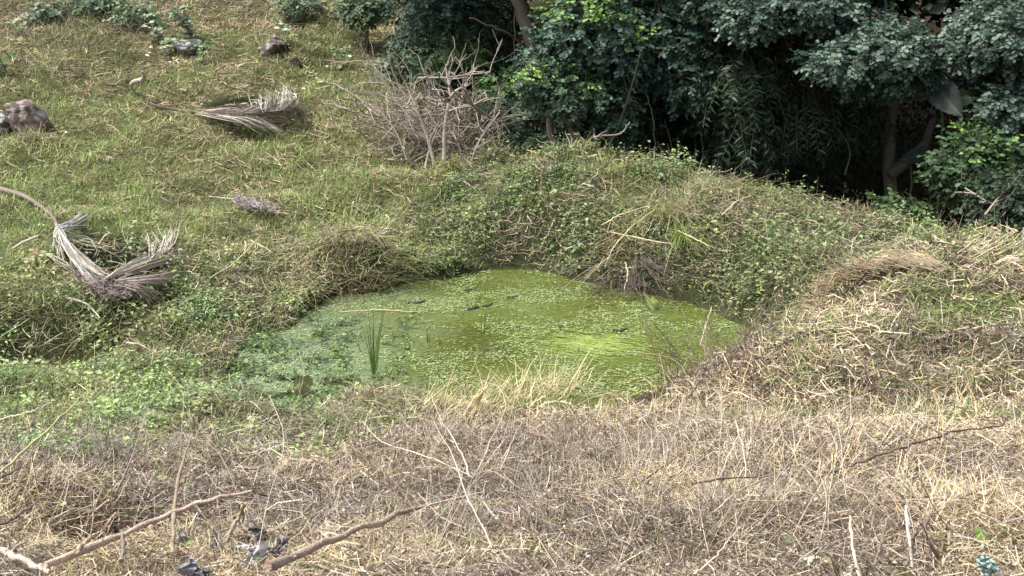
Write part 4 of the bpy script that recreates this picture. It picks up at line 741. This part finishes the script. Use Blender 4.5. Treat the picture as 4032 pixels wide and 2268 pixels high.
stick([(933, 513, .25), (925, 525, .18), (928, 540, .14), (938, 556, .08)], [.007, .008, .008], 'dark forked stalk near the bottom right corner, right prong', (.19, .14, .11), 'dry_stalk', 'stalk', 0, 1)
stick([(916, 530, .18), (912, 545, .12), (906, 566, .06)], [.009, .009, .009], 'short dark upright stub left of the green leaf at the bottom right', (.20, .16, .12), 'dry_stalk', 'stalk', 0, 0)
stick([(884, 532, .18), (880, 548, .12), (874, 566, .06)], [.007, .008, .008], 'brown stub stalk between the whitish stalks at the bottom right', (.20, .15, .12), 'dry_stalk', 'stalk', 0, 0)
stick([(948, 520, .18), (950, 530, .12), (949, 545, .06)], [.008, .008, .008], 'stout brown peg at the right edge near the bottom', (.30, .24, .18), 'dry_stalk', 'stalk', 0, 0)
# dark bare twigs in the right foreground
DK = (.15, .115, .095)
for pts, r, lab in (([(874, 395, .35), (890, 410, .3), (905, 425, .25), (920, 438, .2), (945, 456, .15), (962, 470, .1)], .008, 'long dark twig sloping down through the right foreground, upper of a pair'),
                    ([(834, 400, .3), (862, 420, .25), (890, 440, .2), (935, 462, .12), (985, 492, .1)], .007, 'long dark twig sloping down through the right foreground, lower of a pair'),
                    ([(850, 481, .12), (880, 470, .15), (905, 462, .2), (950, 447, .25), (1000, 440, .25)], .010, 'dark branch lying almost level across the right foreground'),
                    ([(800, 500, .1), (830, 488, .12), (852, 480, .15)], .006, 'dark twig leading left from the level dark branch'),
                    ([(811, 320, .4), (830, 345, .35), (848, 368, .3), (872, 385, .25), (900, 405, .2)], .009, 'long brown twig falling from the straw bank toward the right foreground'),
                    ([(862, 368, .4), (866, 392, .3), (868, 415, .2), (882, 430, .1)], .008, 'upright brown twig with a bent tip in the right middle ground'),
                    ([(777, 378, .3), (790, 392, .3), (812, 400, .25), (835, 415, .2)], .006, 'pale brown twig curving down left of the upright brown twig'),
                    ([(750, 395, .05), (752, 415, .1), (752, 380, .5), (748, 372, .6)], .006, 'thin dark sapling stem above the green patch, right of the pond'),
                    ([(700, 380, .15), (690, 395, .1), (676, 402, .05)], .010, 'dark short branch in the bush right of the pond edge'),
                    ([(640, 500, .15), (680, 470, .2), (710, 445, .3), (750, 425, .35)], .005, 'thin dark twig rising through the middle right foreground'),
                    ([(690, 512, .1), (730, 505, .12), (780, 500, .14), (806, 508, .1)], .006, 'dark bowed twig across the lower right foreground')):
    stick(pts, [r, r * .9, r * .5], lab, DK, 'bare_twig', 'twig', 0, 5, n=20)
# generic foreground stems, each an object
fc = [(.60, .52, .40), (.50, .42, .32), (.54, .48, .40), (.38, .30, .23), (.22, .17, .13), (.56, .46, .28)]
sg = 'loose dry stems sticking out of the foreground tangle'
for i in range(280):
    u0 = rng.uniform(-20, 1044) if i % 2 else rng.uniform(380, 880); v0 = rng.uniform(440, 590); p0 = at(u0, v0); h = rng.uniform(.25, .6); az = rng.uniform(0, 6.28); P1 = p0 + np.array([math.cos(az) * h * .8, math.sin(az) * h * .8, h]); P2 = P1 + np.array([math.cos(az + .7), math.sin(az + .7), rng.uniform(-.5, .8)]) * h * .5
    mb = MB(); r = rng.uniform(.0016, .0034); ci = int(rng.integers(0, 6)); fk = rng.random() < .5; P = curve([p0, (p0 + P1) / 2 + rdir(1)[0] * .03, P1, P2], 9); mb.tube(P, np.linspace(r, r * .5, 9), fc[ci], 5)
    if fk:
        k = rng.integers(3, 7); mb.tube(curve([P[k], P[k] + rdir(1)[0] * .07 + np.array([0, 0, .04]), P[k] + rdir(1)[0] * .10 + np.array([0, 0, .12])], 5), [r * .6] * 5, fc[ci], 4)
    ob = mb.build('loose_dry_stalk', M_STRAW, origin=p0); lb = ('straw coloured', 'light brown', 'pale grey', 'brown', 'dark', 'tan')[ci] + (' forked' if fk else ' unbranched') + ' dry stalk in the ' + ('front' if v0 > 515 else 'rear') + ' of the foreground tangle, ' + ('far left', 'left', 'left of centre', 'right of centre', 'right', 'far right')[int(np.clip(u0 / 171, 0, 5))]; tag(ob, lb, 'dry stalk', lb.replace('stalk', 'stalks'))
# ---------------------------------------------------------------- shrivelled leaf clumps
def crumple(u, v, ru, label, cols, seed, name='shrivelled_leaf', lift=.06, nsheet=4, cat='dead leaf', stretch=1.2):
    c = at(u, v, lift + (.42 if v > 400 else .08)); y = c[1]; R = PX(ru, y) * 1.45; t = empty(name, c, label, cat); r_ = np.random.default_rng(seed)
    for s in range(nsheet):
        g = np.linspace(-1, 1, 14); A, B = np.meshgrid(g, g); D1 = norm(r_.normal(size=3)); D2 = norm(np.cross(D1, r_.normal(size=3))); N3 = np.cross(D1, D2)
        f = fbm(A * 1.5 + 9, B * 1.5 + s * 7, 1.6, seed + s, 3) - .5; g2 = fbm(A * 1.5, B * 1.5, 3.2, seed + s + 40, 2) - .5
        edge = 1 - .25 * (noise(np.arctan2(A, B) * 2, A * 0 + s, 1, seed)); off = r_.normal(size=3) * R * .45
        P = (A[..., None] * D1 * edge[..., None] + B[..., None] * D2 * edge[..., None] * stretch * .6) * R * .7 + N3 * (f[..., None] * 1.6 + g2[..., None] * .7 - .5 * A[..., None] ** 2) * R + off + c
        P[..., 2] = np.maximum(P[..., 2], H(P[..., 0], P[..., 1]) + .01); i = np.arange(196).reshape(14, 14); F = np.stack([i[:-1, :-1], i[:-1, 1:], i[1:, 1:], i[1:, :-1]], -1).reshape(-1, 4)
        q = MB(); cc = np.array(cols)[r_.integers(0, len(cols), 1)] * (.6 + .8 * fbm(A, B, 5, seed, 2)).reshape(-1, 1); q.add(P, F, cc); q.build('crumpled_sheet', M_DEAD, t)
crumple(253, 557, 11, 'large shrivelled grey-white dead leaf in the bottom left foreground', ((.62, .62, .62), (.42, .43, .44), (.72, .72, .70)), 2, stretch=1.7)
crumple(258, 536, 8, 'dark curled dead leaf above the grey-white one', ((.10, .10, .10), (.20, .19, .18)), 3)
crumple(225, 550, 10, 'blackened shrivelled leaf clump left of the grey-white dead leaf', ((.13, .12, .13), (.30, .28, .29), (.08, .07, .07)), 4)
crumple(198, 568, 12, 'grey crumpled dead leaves at the bottom edge', ((.26, .26, .28), (.42, .41, .42), (.12, .11, .12)), 5)
crumple(278, 548, 7, 'small dark dead leaf right of the grey-white one', ((.10, .09, .10), (.24, .22, .22)), 6)
crumple(187, 540, 7, 'grey withered leaf strip hanging by the tall dark stalk', ((.25, .24, .23), (.36, .35, .34)), 7)
crumple(988, 568, 9, 'pale blue-green crumpled scrap in the bottom right corner', ((.32, .43, .39), (.38, .49, .45), (.24, .34, .30)), 8, 'crumpled_scrap', cat='scrap')
crumple(815, 561, 6, 'pale beige curled dead leaf low in the right foreground', ((.60, .54, .42), (.5, .44, .34)), 9)
crumple(850, 572, 5, 'cream curled dead leaf at the bottom edge, right foreground', ((.64, .58, .44),), 10)
crumple(137, 350, 3, 'tiny brown curled leaf in the left weeds', ((.25, .16, .10),), 11, nsheet=2)
# ---------------------------------------------------------------- leafy single plants
def plant(u, v, h, nleaf, ll, pal, label, name='leafy_plant', nst=3, spread=.5, round_=True, cat='plant', yoff=0, stemcol=(.16, .17, .08)):
    if v < 80: h *= 1.7; nleaf = int(nleaf * 1.5); ll *= 1.25
    p = at(u, v); t = empty(name, p, label, cat)
    for s in range(nst):
        az = rng.uniform(0, 6.28); e = p + np.array([math.cos(az) * spread * h, math.sin(az) * spread * h, h * rng.uniform(.6, 1)]); P = curve([p, (p + e) / 2 + np.array([0, 0, h * .12]), e], 8)
        mb = MB(); mb.tube(P, np.linspace(.007, .003, 8), stemcol, 5); mb.build('stem', M_LEAF, t)
        k = nleaf // nst; q = rng.uniform(.2, 1, k); idx_ = (q * 7).astype(int); mb = MB(); D = norm(rdir(k) * [1, 1, .35] + np.array([0, -.1, .15]))
        L = ll * rng.uniform(.6, 1.2, k); mb.leaves(P[idx_], D, norm(np.array([0, -.3, 1]) + rdir(k) * .4), L, L * (.6 if round_ else .28), pick(pal, k), round_=round_); mb.build('leaves', M_LEAF, t)
    return t
WP = [(.34, .42, .26), (.42, .48, .34), (.26, .35, .20)]; GP = [(.16, .27, .10), (.22, .34, .13), (.11, .19, .08)]
for q in [(55, 14, .55, 34, .13, [(.11, .18, .11), (.15, .22, .14)], 'bluish leafy sapling near the top left corner'), (97, 12, .6, 44, .14, GP, 'broad leaved green bush on the top edge left of centre'), (118, 22, .45, 26, .12, GP, 'green plant right of the bush on the top edge'),
          (145, 30, .3, 22, .12, WP, 'pale leaved weed below the top edge bushes'), (160, 42, .25, 22, .12, WP, 'pale flowering weed clump on the upper slope'), (172, 54, .22, 18, .11, WP, 'pale weed lower down the upper slope trail'), (168, 58, .15, 12, .10, [(.52, .56, .42)], 'whitish leaves at the bottom of the pale weed trail'),
          (193, 40, .42, 34, .14, [(.13, .20, .12), (.18, .26, .16)], 'blue-green plant growing over the dark grey rock'), (204, 66, .28, 18, .12, GP, 'green rosette plant below the dark grey rock'), (288, 45, .3, 22, .10, WP, 'light green plant at the right of the mossy rock'),
          (310, 20, .35, 26, .11, GP, 'green plant beside the dark rock at the top'), (340, 70, .3, 22, .09, GP, 'low green plant left of the brush pile at the forest edge'), (2, 75, .3, 18, .12, FRESH, 'bright green leaves at the left edge above the boulder'), (20, 38, .2, 14, .1, WP, 'pale variegated weed near the left edge'),
          (366, 46, .25, 16, .10, GP, 'green weed under the forest edge'), (245, 128, .0, 0, 0, 0, 0)]:
    if q[2]: plant(*q)
plant(402, 143, .35, 26, .09, [(.30, .42, .08), (.36, .5, .1)], 'bright yellow-green sapling in front of the brush pile', spread=.4)
plant(452, 168, .2, 18, .08, [(.22, .22, .06)], 'yellowish small plant at the foot of the brush pile')
plant(445, 272, .25, 60, .05, [(.22, .36, .10), (.16, .28, .08)], 'bright green herb standing in the water at the far pond edge', nst=6, spread=.8)
plant(468, 270, .16, 30, .045, [(.20, .34, .10)], 'smaller bright green herb at the far pond edge', nst=4, spread=.8)
for i, (a, b) in enumerate([(640, 178), (660, 182), (700, 180), (720, 182), (690, 177), (556, 160), (520, 156), (500, 158), (482, 156), (603, 166), (770, 194), (842, 207), (865, 212)]):
    plant(a, b, rng.uniform(.14, .26), 16, .06, [(.22, .36, .12), (.30, .42, .18), (.16, .27, .12)], ['upright green weed on the mound crest in front of the dark gully', 'second green weed on the mound crest', 'lighter green weed on the right part of the mound crest', 'green weed just left of the straw tuft on the crest', 'small weed between others on the crest centre', 'pale weed on the crest below the lime-tipped tree', 'leafy weed on the crest left of the tree stems', 'leafy weed on the left crest of the mound', 'leftmost weed on the mound crest', 'weed on the crest right of the tree stems', 'small green weed where the crest starts to fall right', 'low weed on the falling right crest', 'last green weed on the falling right crest'][i], nst=3)
t = plant(626, 172, .22, 12, .045, [(.36, .14, .08), (.30, .16, .10)], 'reddish brown withered weed on the mound crest', spread=.2, stemcol=(.25, .13, .09))
plant(984, 556, .10, 4, .11, [(.16, .30, .05)], 'single bright green leaf low in the bottom right corner', nst=1); plant(290, 553, .12, 6, .09, [(.14, .28, .07)], 'green leaves beside the brown branch at the bottom', nst=2)
# fern at the pond
t = empty('fern', at(650, 304), 'small yellow-green fern leaning over the right pond edge', 'fern')
for k, (a, b) in enumerate([((655, 308), (643, 293)), ((658, 308), (652, 296))]):
    P = curve([at(*a, .02), at((a[0] + b[0]) / 2, (a[1] + b[1]) / 2, .10), at(*b, .14)], 14); mb = MB(); mb.tube(P, [.004] * 14, (.3, .34, .12), 4)
    T = norm(np.gradient(P, axis=0)); S2 = norm(np.cross(T, norm(CAM - P[5])))
    for sg_ in (-1, 1): mb.leaves(P, S2 * sg_ + T * .5, np.tile(norm(CAM - P[5]), (14, 1)), np.linspace(.07, .02, 14), np.linspace(.018, .008, 14), pick([(.34, .42, .14)], 14))
    mb.build('fern_leaf', M_LEAF, t)
# reeds in the pond
def reed(u, v, n, h, label, name='reed_clump', col=((.13, .21, .06), (.18, .27, .08)), spread=.12, w=.012, cat='reeds', tall=None):
    p = at(u, v); t = empty(name, p, label, cat)
    for i in range(n):
        az = rng.uniform(0, 6.28); b0 = p + np.array([math.cos(az), math.sin(az), 0]) * rng.uniform(0, .04); hh = h * rng.uniform(.65, 1.05); ln = rng.uniform(0, spread) * hh
        P = curve([b0, b0 + np.array([math.cos(az) * ln * .4, math.sin(az) * ln * .3, hh * .5]), b0 + np.array([math.cos(az) * ln, math.sin(az) * ln * .6, hh])], 6)
        mb = MB(); ww = np.array([[1, 1, .9, .75, .5, .12]]) * w; sd = norm(np.cross([[0, 0, 1.0]], (CAM - b0)[None] + rdir(1) * 2)); mb.strips(P[None], ww, sd, np.array([col[rng.integers(0, len(col))]])); mb.build('reed_blade', M_GRASS, t)
    return t
reed(373, 374, 9, .75, 'tall green reed clump standing in the left of the pond', spread=.28)
reed(455, 285, 3, .35, 'three thin reeds near the far pond edge', w=.008)
reed(428, 343, 4, .22, 'small dark reeds left of the pond centre', w=.007, col=((.12, .15, .05),)); reed(483, 332, 3, .3, 'few thin reeds at the pond centre', w=.007, col=((.12, .15, .05),))
reed(465, 395, 6, .2, 'dark leafy reed tuft close to the near bank', w=.012, spread=.5, col=((.08, .13, .04), (.3, .3, .2)))
for i, (a, b, hh) in enumerate([(350, 380, .16), (388, 378, .18), (400, 372, .12), (405, 352, .12), (478, 300, .12), (520, 330, .12), (560, 330, .1), (440, 345, .14), (415, 395, .14), (380, 398, .12), (340, 372, .14), (362, 352, .1), (605, 333, .08), (580, 352, .08), (540, 310, .1)]):
    reed(a, b, 3, hh, 'tiny dark sprout poking out of the algae water', 'water_sprout', ((.10, .12, .05),), .6, .006, 'sprout'); 
    bpy.context.scene.collection.objects
for o in S.objects:
    if o.name.startswith('water_sprout') and o.parent is None: o['group'] = 'tiny sprouts poking out of the pond'
# debris in the pond
for (a, b, w_, lab) in [(388, 293, 22, 'dark half sunken driftwood at the far left of the pond'), (470, 291, 12, 'black bit of wood floating near the far pond edge'), (472, 309, 11, 'dark floating bark left of the pond centre'), (513, 298, 9, 'small dark floating debris at the upper pond centre'), (418, 303, 20, 'dark water-logged stick near the left bank'), (620, 331, 14, 'dark thin debris floating on the right of the pond'), (488, 306, 8, 'short dark floating stick behind the centre reeds')]:
    P = curve([at(a - w_ / 2, b + 1, .0), at(a, b, .01), at(a + w_ / 2, b - 1.5, .0)], 8); P[:, 2] = .006; mb = MB(); mb.tube(P, rng.uniform(.006, .022, 8), (.05, .045, .035), 6, .9); P[:, 1] += rng.normal(0, .02, 8)
    [mb.tube(P[[k, k + 1]] + rng.normal(0, .03, 3) * [1, 1, 0], [.012, .008], (.06, .05, .04), 5, .5) for k in (1, 3, 5)]; ob = mb.build('floating_debris', M_BARK, origin=P[0]); tag(ob, lab, 'driftwood')
# ---------------------------------------------------------------- tussocks and drooping grass
def tussock(u, v, n, L, label, col, az=None, w=.009, azs=.6, droop=.8, name='grass_tussock', r=.25, lean=(.3, .95), cat='grass tussock', K=6, mat=None):
    p = at(u, v); th = rng.uniform(0, 6.28, n); rr_ = rng.random(n) ** .5 * r; x = p[0] + np.cos(th) * rr_; y = p[1] + np.sin(th) * rr_; z = H(x, y); a = rng.uniform(0, 6.28, n) if az is None else rng.normal(az, azs, n)
    V, F, C = blades(x, y, z, L * rng.uniform(.5, 1.1, n), w * rng.uniform(.6, 1.2, n), pick(col, n), K, lean, droop, a); lo = H(V[:, 0], V[:, 1]); V[:, 2] = np.maximum(V[:, 2], np.maximum(lo, 0) + .005) + (.10 if name == 'straw_tuft' else 0) * (lo > .05)
    mb = MB(); mb.add(V, F, C); ob = mb.build(name, mat or M_GRASS, origin=p); return tag(ob, label, cat)
STR = [(.50, .43, .26), (.42, .34, .21), (.58, .52, .34)]; YG = [(.30, .36, .12), (.38, .40, .18), (.22, .30, .09)]
tussock(372, 247, 150, .75, 'straw and green grass tussock drooping to the right over the pond bank', STR + YG, -.5, r=.35)
tussock(350, 250, 110, .6, 'brown matted tussock above the dark bank left of the pond', [(.30, .22, .15), (.38, .29, .18), (.24, .17, .12)], -1.3, r=.4)
tussock(318, 268, 90, .6, 'dry pale tussock spilling down the bank left of the pond', STR, -1.6, r=.35); tussock(296, 290, 60, .55, 'low dry tussock on the left bank above the water', STR, -1.2, r=.3)
tussock(308, 246, 60, .30, 'bright yellow-green young grass tuft on the terrace', [(.32, .44, .10), (.38, .5, .14)], None, r=.12, lean=(0, .3), droop=.1)
tussock(196, 232, 60, .40, 'bright grass tuft right of the bent palm frond', YG, None, r=.15); tussock(30, 305, 90, .6, 'long green grass hanging over the dark hollow at the left edge', [(.12, .2, .06), (.2, .28, .1), (.34, .32, .18)], -1.4, r=.5)
tussock(55, 290, 110, .5, 'mixed grass overhang below the bent palm frond', YG + STR, -1.5, r=.5); tussock(110, 312, 90, .5, 'dry and green grass overhang right of the dark hollow', YG + STR, -1.5, r=.45)
tussock(100, 225, 70, .45, 'green grass between the arms of the bent palm frond', [(.18, .26, .08), (.26, .33, .12)], None, r=.3); tussock(62, 200, 60, .4, 'green grass tuft under the palm leaf stalk', [(.17, .26, .07), (.24, .33, .1)], None, r=.3)
tussock(640, 208, 170, .8, 'long pale grass drooping left over the mound front', STR + YG, 3.4, r=.4, azs=.5); tussock(668, 215, 160, .85, 'long pale grass falling straight down the mound front', STR + YG, -1.6, r=.3, azs=.4); tussock(700, 195, 150, .6, 'straw grass tuft on the mound crest right of the green weeds', STR, None, r=.35)
tussock(735, 176, 120, .5, 'upright straw tuft on the crest where the dark gully begins', STR, None, r=.25, lean=(0, .8)); tussock(745, 200, 110, .6, 'yellow-green grass tuft below the straw crest', YG + STR, -1.0, r=.4)
tussock(620, 250, 130, .7, 'pale bent grass hanging by the brown hollow of the mound', STR, -2.2, r=.3, azs=.4); tussock(490, 200, 60, .45, 'green grass tuft on the left slope of the mound', YG, None, r=.25); tussock(680, 240, 80, .7, 'yellow-green vine grass trailing down the mound right of the brown hollow', [(.36, .46, .14), (.28, .38, .1)], -1.5, r=.12, azs=.3)
tussock(360, 205, 12, .6, 'few tall thin grass stems standing on the terrace', YG, None, r=.3, lean=(0, .2), droop=.1, w=.007); tussock(408, 262, 60, .5, 'green grass leaning over the far left pond edge', YG, -.8, r=.3)
# straw arc on the right bank
for k, (a, b) in enumerate([(812, 318), (818, 306), (828, 296), (840, 288), (855, 281), (872, 275), (890, 272), (908, 270), (925, 272), (940, 276)]):
    tussock(a, b, 85, .34, ['lowest tuft', 'second tuft', 'third tuft', 'fourth tuft', 'fifth tuft', 'sixth tuft', 'seventh tuft', 'eighth tuft', 'ninth tuft', 'last tuft at the right end'][k] + ' of the pale straw arc on the right bank', [(.60, .49, .33), (.68, .58, .42), (.50, .40, .28)], [.9, .8, .7, .6, .4, .25, .1, 0, -.2, -.3][k] + math.pi, .010, .45, .2, 'straw_tuft', .13, (.7, .98), 'straw', 5, M_STRAW)
tussock(990, 265, 70, .4, 'pale straw bundle at the right edge of the bank', [(.60, .50, .34), (.66, .58, .44)], 0, .010, .3, .2, 'straw_tuft', .4, (.7, .98), 'straw', 5, M_STRAW)
for k, (a, b, c) in enumerate([(450, 425, 'left'), (510, 400, 'middle'), (540, 392, 'tall'), (565, 385, 'right')]):
    tussock(a, b, 90, .5, ['golden straw bundle lying on the near bank at the left pond corner', 'golden dry grass tuft on the near bank in front of the pond', 'tall straw tuft rising against the pond water', 'straw tuft at the right end of the near pond edge'][k], [(.62, .50, .30), (.70, .60, .40), (.5, .38, .22)], [.3, None, None, None][k], .007, .3, .4, 'straw_tuft', .35, (.2, .9), 'straw', 5, M_STRAW)
for k, (a, b) in enumerate([(845, 440), (905, 455), (820, 480), (880, 500), (960, 520), (770, 440), (740, 470), (940, 425), (60, 500), (30, 520)]):
    tussock(a, b, 120, .3, ['golden straw patch in the right foreground under the dark twigs', 'straw patch beside the level dark branch', 'bright straw patch left of the level dark branch', 'straw patch in the lower right foreground', 'greenish straw patch near the bottom right corner', 'golden straw patch right of the green patch', 'straw patch behind the Y-shaped stem', 'straw patch at the right under the long twig', 'upright yellow dry grass in the left foreground', 'yellow dry grass at the lower left edge'][k], [(.64, .52, .32), (.58, .45, .27), (.70, .62, .46)], None, .006, .5, .3, 'straw_tuft', .4, (.3, .98), 'straw', 5, M_STRAW)
# brown twiggy bushes
def twig_bush(u, v, n, h, r, label, col, az=None, name='dead_twig_bush', w=.005):
    p = at(u, v); t = empty(name, p, label, 'dead bush')
    for i in range(n):
        th = rng.uniform(0, 6.28) if az is None else rng.normal(az, .8); s = p + np.array([math.cos(th), math.sin(th), 0]) * r * rng.random(); s[2] = max(float(H(s[0], s[1])), 0); mb = MB(); fork(mb, s, [math.cos(th) * .7, math.sin(th) * .7, 1.0 if az is None else -.1], h * rng.uniform(.5, 1), w, 2, np.array(col) * rng.uniform(.7, 1.3)); mb.build('branch', M_BARK, t)
twig_bush(700, 378, 34, .7, .6, 'large brown leafless bush on the right bank beside the pond', (.20, .15, .12)); twig_bush(735, 385, 20, .5, .5, 'brown leafless bush behind the green patch on the right bank', (.20, .16, .13)); twig_bush(640, 250, 60, .75, .38, 'dark brown dead bush hanging in the hollow of the mound front', (.19, .15, .14), -1.6); twig_bush(622, 272, 34, .5, .35, 'lower dark dead bush at the foot of the mound hollow', (.17, .13, .125), -1.6)
twig_bush(350, 268, 26, .45, .4, 'dark dead roots and stems in the bank left of the pond', (.12, .09, .07), -1.6); twig_bush(130, 470, 30, .35, .35, 'grey leafless twig heap in the left foreground', (.34, .30, .29)); twig_bush(100, 478, 16, .3, .3, 'dark twigs beside the grey twig heap', (.15, .12, .11)); twig_bush(30, 430, 20, .3, .4, 'brown twig heap at the left edge above the canes', (.24, .18, .14))
twig_bush(640, 480, 18, .4, .4, 'brown leafless twigs around the centre right foreground', (.30, .24, .2)); twig_bush(560, 520, 16, .4, .4, 'grey-brown leafless twigs in the centre foreground', (.36, .31, .27)); twig_bush(700, 530, 16, .4, .4, 'grey stubble of twigs in the lower right foreground', (.42, .38, .34)); twig_bush(930, 400, 14, .35, .5, 'thin brown twigs on the right bank', (.22, .17, .14))
# dead flower stems along the right crest
for i, (a, b, h, lab) in enumerate([(845, 205, .38, 'dead flower stem with round heads standing on the falling right crest'), (858, 212, .30, 'bent dead flower stem right of the round headed one'), (900, 216, .36, 'tall dead flower stem in front of the dark gully, right side'), (925, 220, .44, 'taller dead flower stem with many tips near the right crest'), (940, 221, .3, 'small dead flower stem beside the taller one'), (950, 222, .42, 'dead stem with a tufted brown head on the right crest'), (738, 174, .34, 'dead flower stem on the crest above the straw tuft'), (765, 186, .25, 'short dead flower stem on the crest beside the gully'), (1000, 236, .35, 'pale dead stem on the crest at the right edge'), (786, 196, .22, 'forked dead flower stem on the right shoulder of the mound')]):
    p = at(a, b); t = empty('dead_flower_stem', p, lab, 'dead flower'); mb = MB(); P = curve([p, p + np.array([rng.normal(0, .03), 0, h * .5]), p + np.array([rng.normal(0, .08), 0, h])], 8); mb.tube(P, np.linspace(.006, .003, 8), (.34, .27, .20), 5); mb.build('stem', M_STRAW, t)
    for k in range(rng.integers(4, 8)):
        j = rng.integers(3, 8); D = norm(np.array([rng.normal(0, 1), rng.normal(0, .5), .9])); e = P[j] + D * rng.uniform(.04, .11); mb = MB(); mb.tube(curve([P[j], e], 4), [.0025] * 4, (.34, .27, .2), 4); mb.build('side_stem', M_STRAW, t); mb = MB(); mb.tube([e - D * .008, e, e + D * .012, e + D * .016], [.004, .011, .010, .002], (.38, .30, .22), 6); mb.build('seed_head', M_STRAW, t)
# pale fallen leaves on the slope
for i in range(46):
    if i < 26: a, b = rng.uniform(255, 420), rng.uniform(10, 100)
    elif i < 38: a, b = rng.normal(165, 15), rng.normal(50, 8)
    else: a, b = rng.uniform(20, 330), rng.uniform(60, 190)
    p = at(a, b, .03); mb = MB(); s_ = rng.uniform(.05, .10); mb.leaves(p[None], rdir(1) * [1, 1, .2], norm(np.array([[0, -.6, 1.0]]) + rdir(1) * .3), np.array([s_]), np.array([s_ * .6]), np.array([(.62, .64, .52)]) * rng.uniform(.8, 1.1), round_=True)
    tag(mb.build('fallen_leaf', M_LEAF, origin=p), 'small pale fallen leaf lying in the meadow grass', 'leaf', 'pale leaves fallen on the slope')
for pts, lab in (([(210, 278), (235, 262), (262, 234)], 'straw coloured cane lying on the terrace left of the pond'), ([(250, 240), (262, 246), (272, 252)], 'short dry cane crossing the terrace grass'), ([(340, 312), (375, 310), (420, 312)], 'pale cane lying over the left edge of the water'), ([(0, 337), (12, 330), (30, 318)], 'broad green blade at the left edge below the hollow')):
    stick(pts, [.008, .009, .005], lab, (.48, .42, .24) if 'green' not in lab else (.22, .36, .16), 'dry_cane', 'cane', 0, 0, lift=.14)

for a, b, q, L_, lab in TUS: tussock(a, b, q, L_, lab, G_GREEN + G_TAN, None, .013, .6, .4, 'grass_tuft', .3, (.1, .8), 'grass', 4)
for k, (a, b, L_, lab) in enumerate([(20, 45, .5, 'rough brown dry grass at the upper left edge'), (85, 40, .7, 'brown dry stems under the green bush near the top edge'), (110, 50, .7, 'tangled dry stems right of the bush near the top edge'), (60, 28, .6, 'matted dry stems beside the bluish sapling'), (135, 20, .6, 'dry stems behind the pale leaved weed on the upper slope'), (240, 30, .4, 'dry grass patch on the upper slope left of the mossy rock'), (320, 30, .5, 'dry grass below the dark rock at the top'), (25, 78, .5, 'rough dead stems at the left edge above the boulder'), (335, 48, .4, 'dead stems by the forest edge near the top')]):
    tussock(a, b, 110, L_, lab, [(.24, .19, .14), (.15, .115, .085), (.33, .28, .21), (.12, .15, .06)], None, .014, .6, .5, 'dead_grass_tussock', 1.0, (.2, .95), 'dry grass', 5, M_STRAW)

for pts, lab, cc in (([(655, 210), (630, 228), (612, 250), (605, 268)], 'pale reed stem bent down over the brown hollow of the mound', STR[0]), ([(625, 262), (628, 275), (624, 290)], 'short pale broken stem at the foot of the mound hollow', STR[2]), ([(610, 232), (640, 238), (672, 244)], 'pale stem lying level above the brown hollow', STR[0]), ([(602, 225), (622, 214), (650, 206)], 'bundle stem of straw pointing left on the mound front', STR[2]), ([(722, 215), (736, 202), (750, 196)], 'pale stem on the right shoulder of the mound', STR[2]),
                  ([(708, 246), (690, 236), (676, 230)], 'short pale stem on the mound front right of the hollow', STR[0]), ([(700, 345), (706, 325), (712, 306)], 'pale bent stem standing at the right end of the pond', STR[0])):
    stick(pts, [.008, .010, .005], lab, cc, 'dry_cane', 'cane', 0, 3, lift=.16)
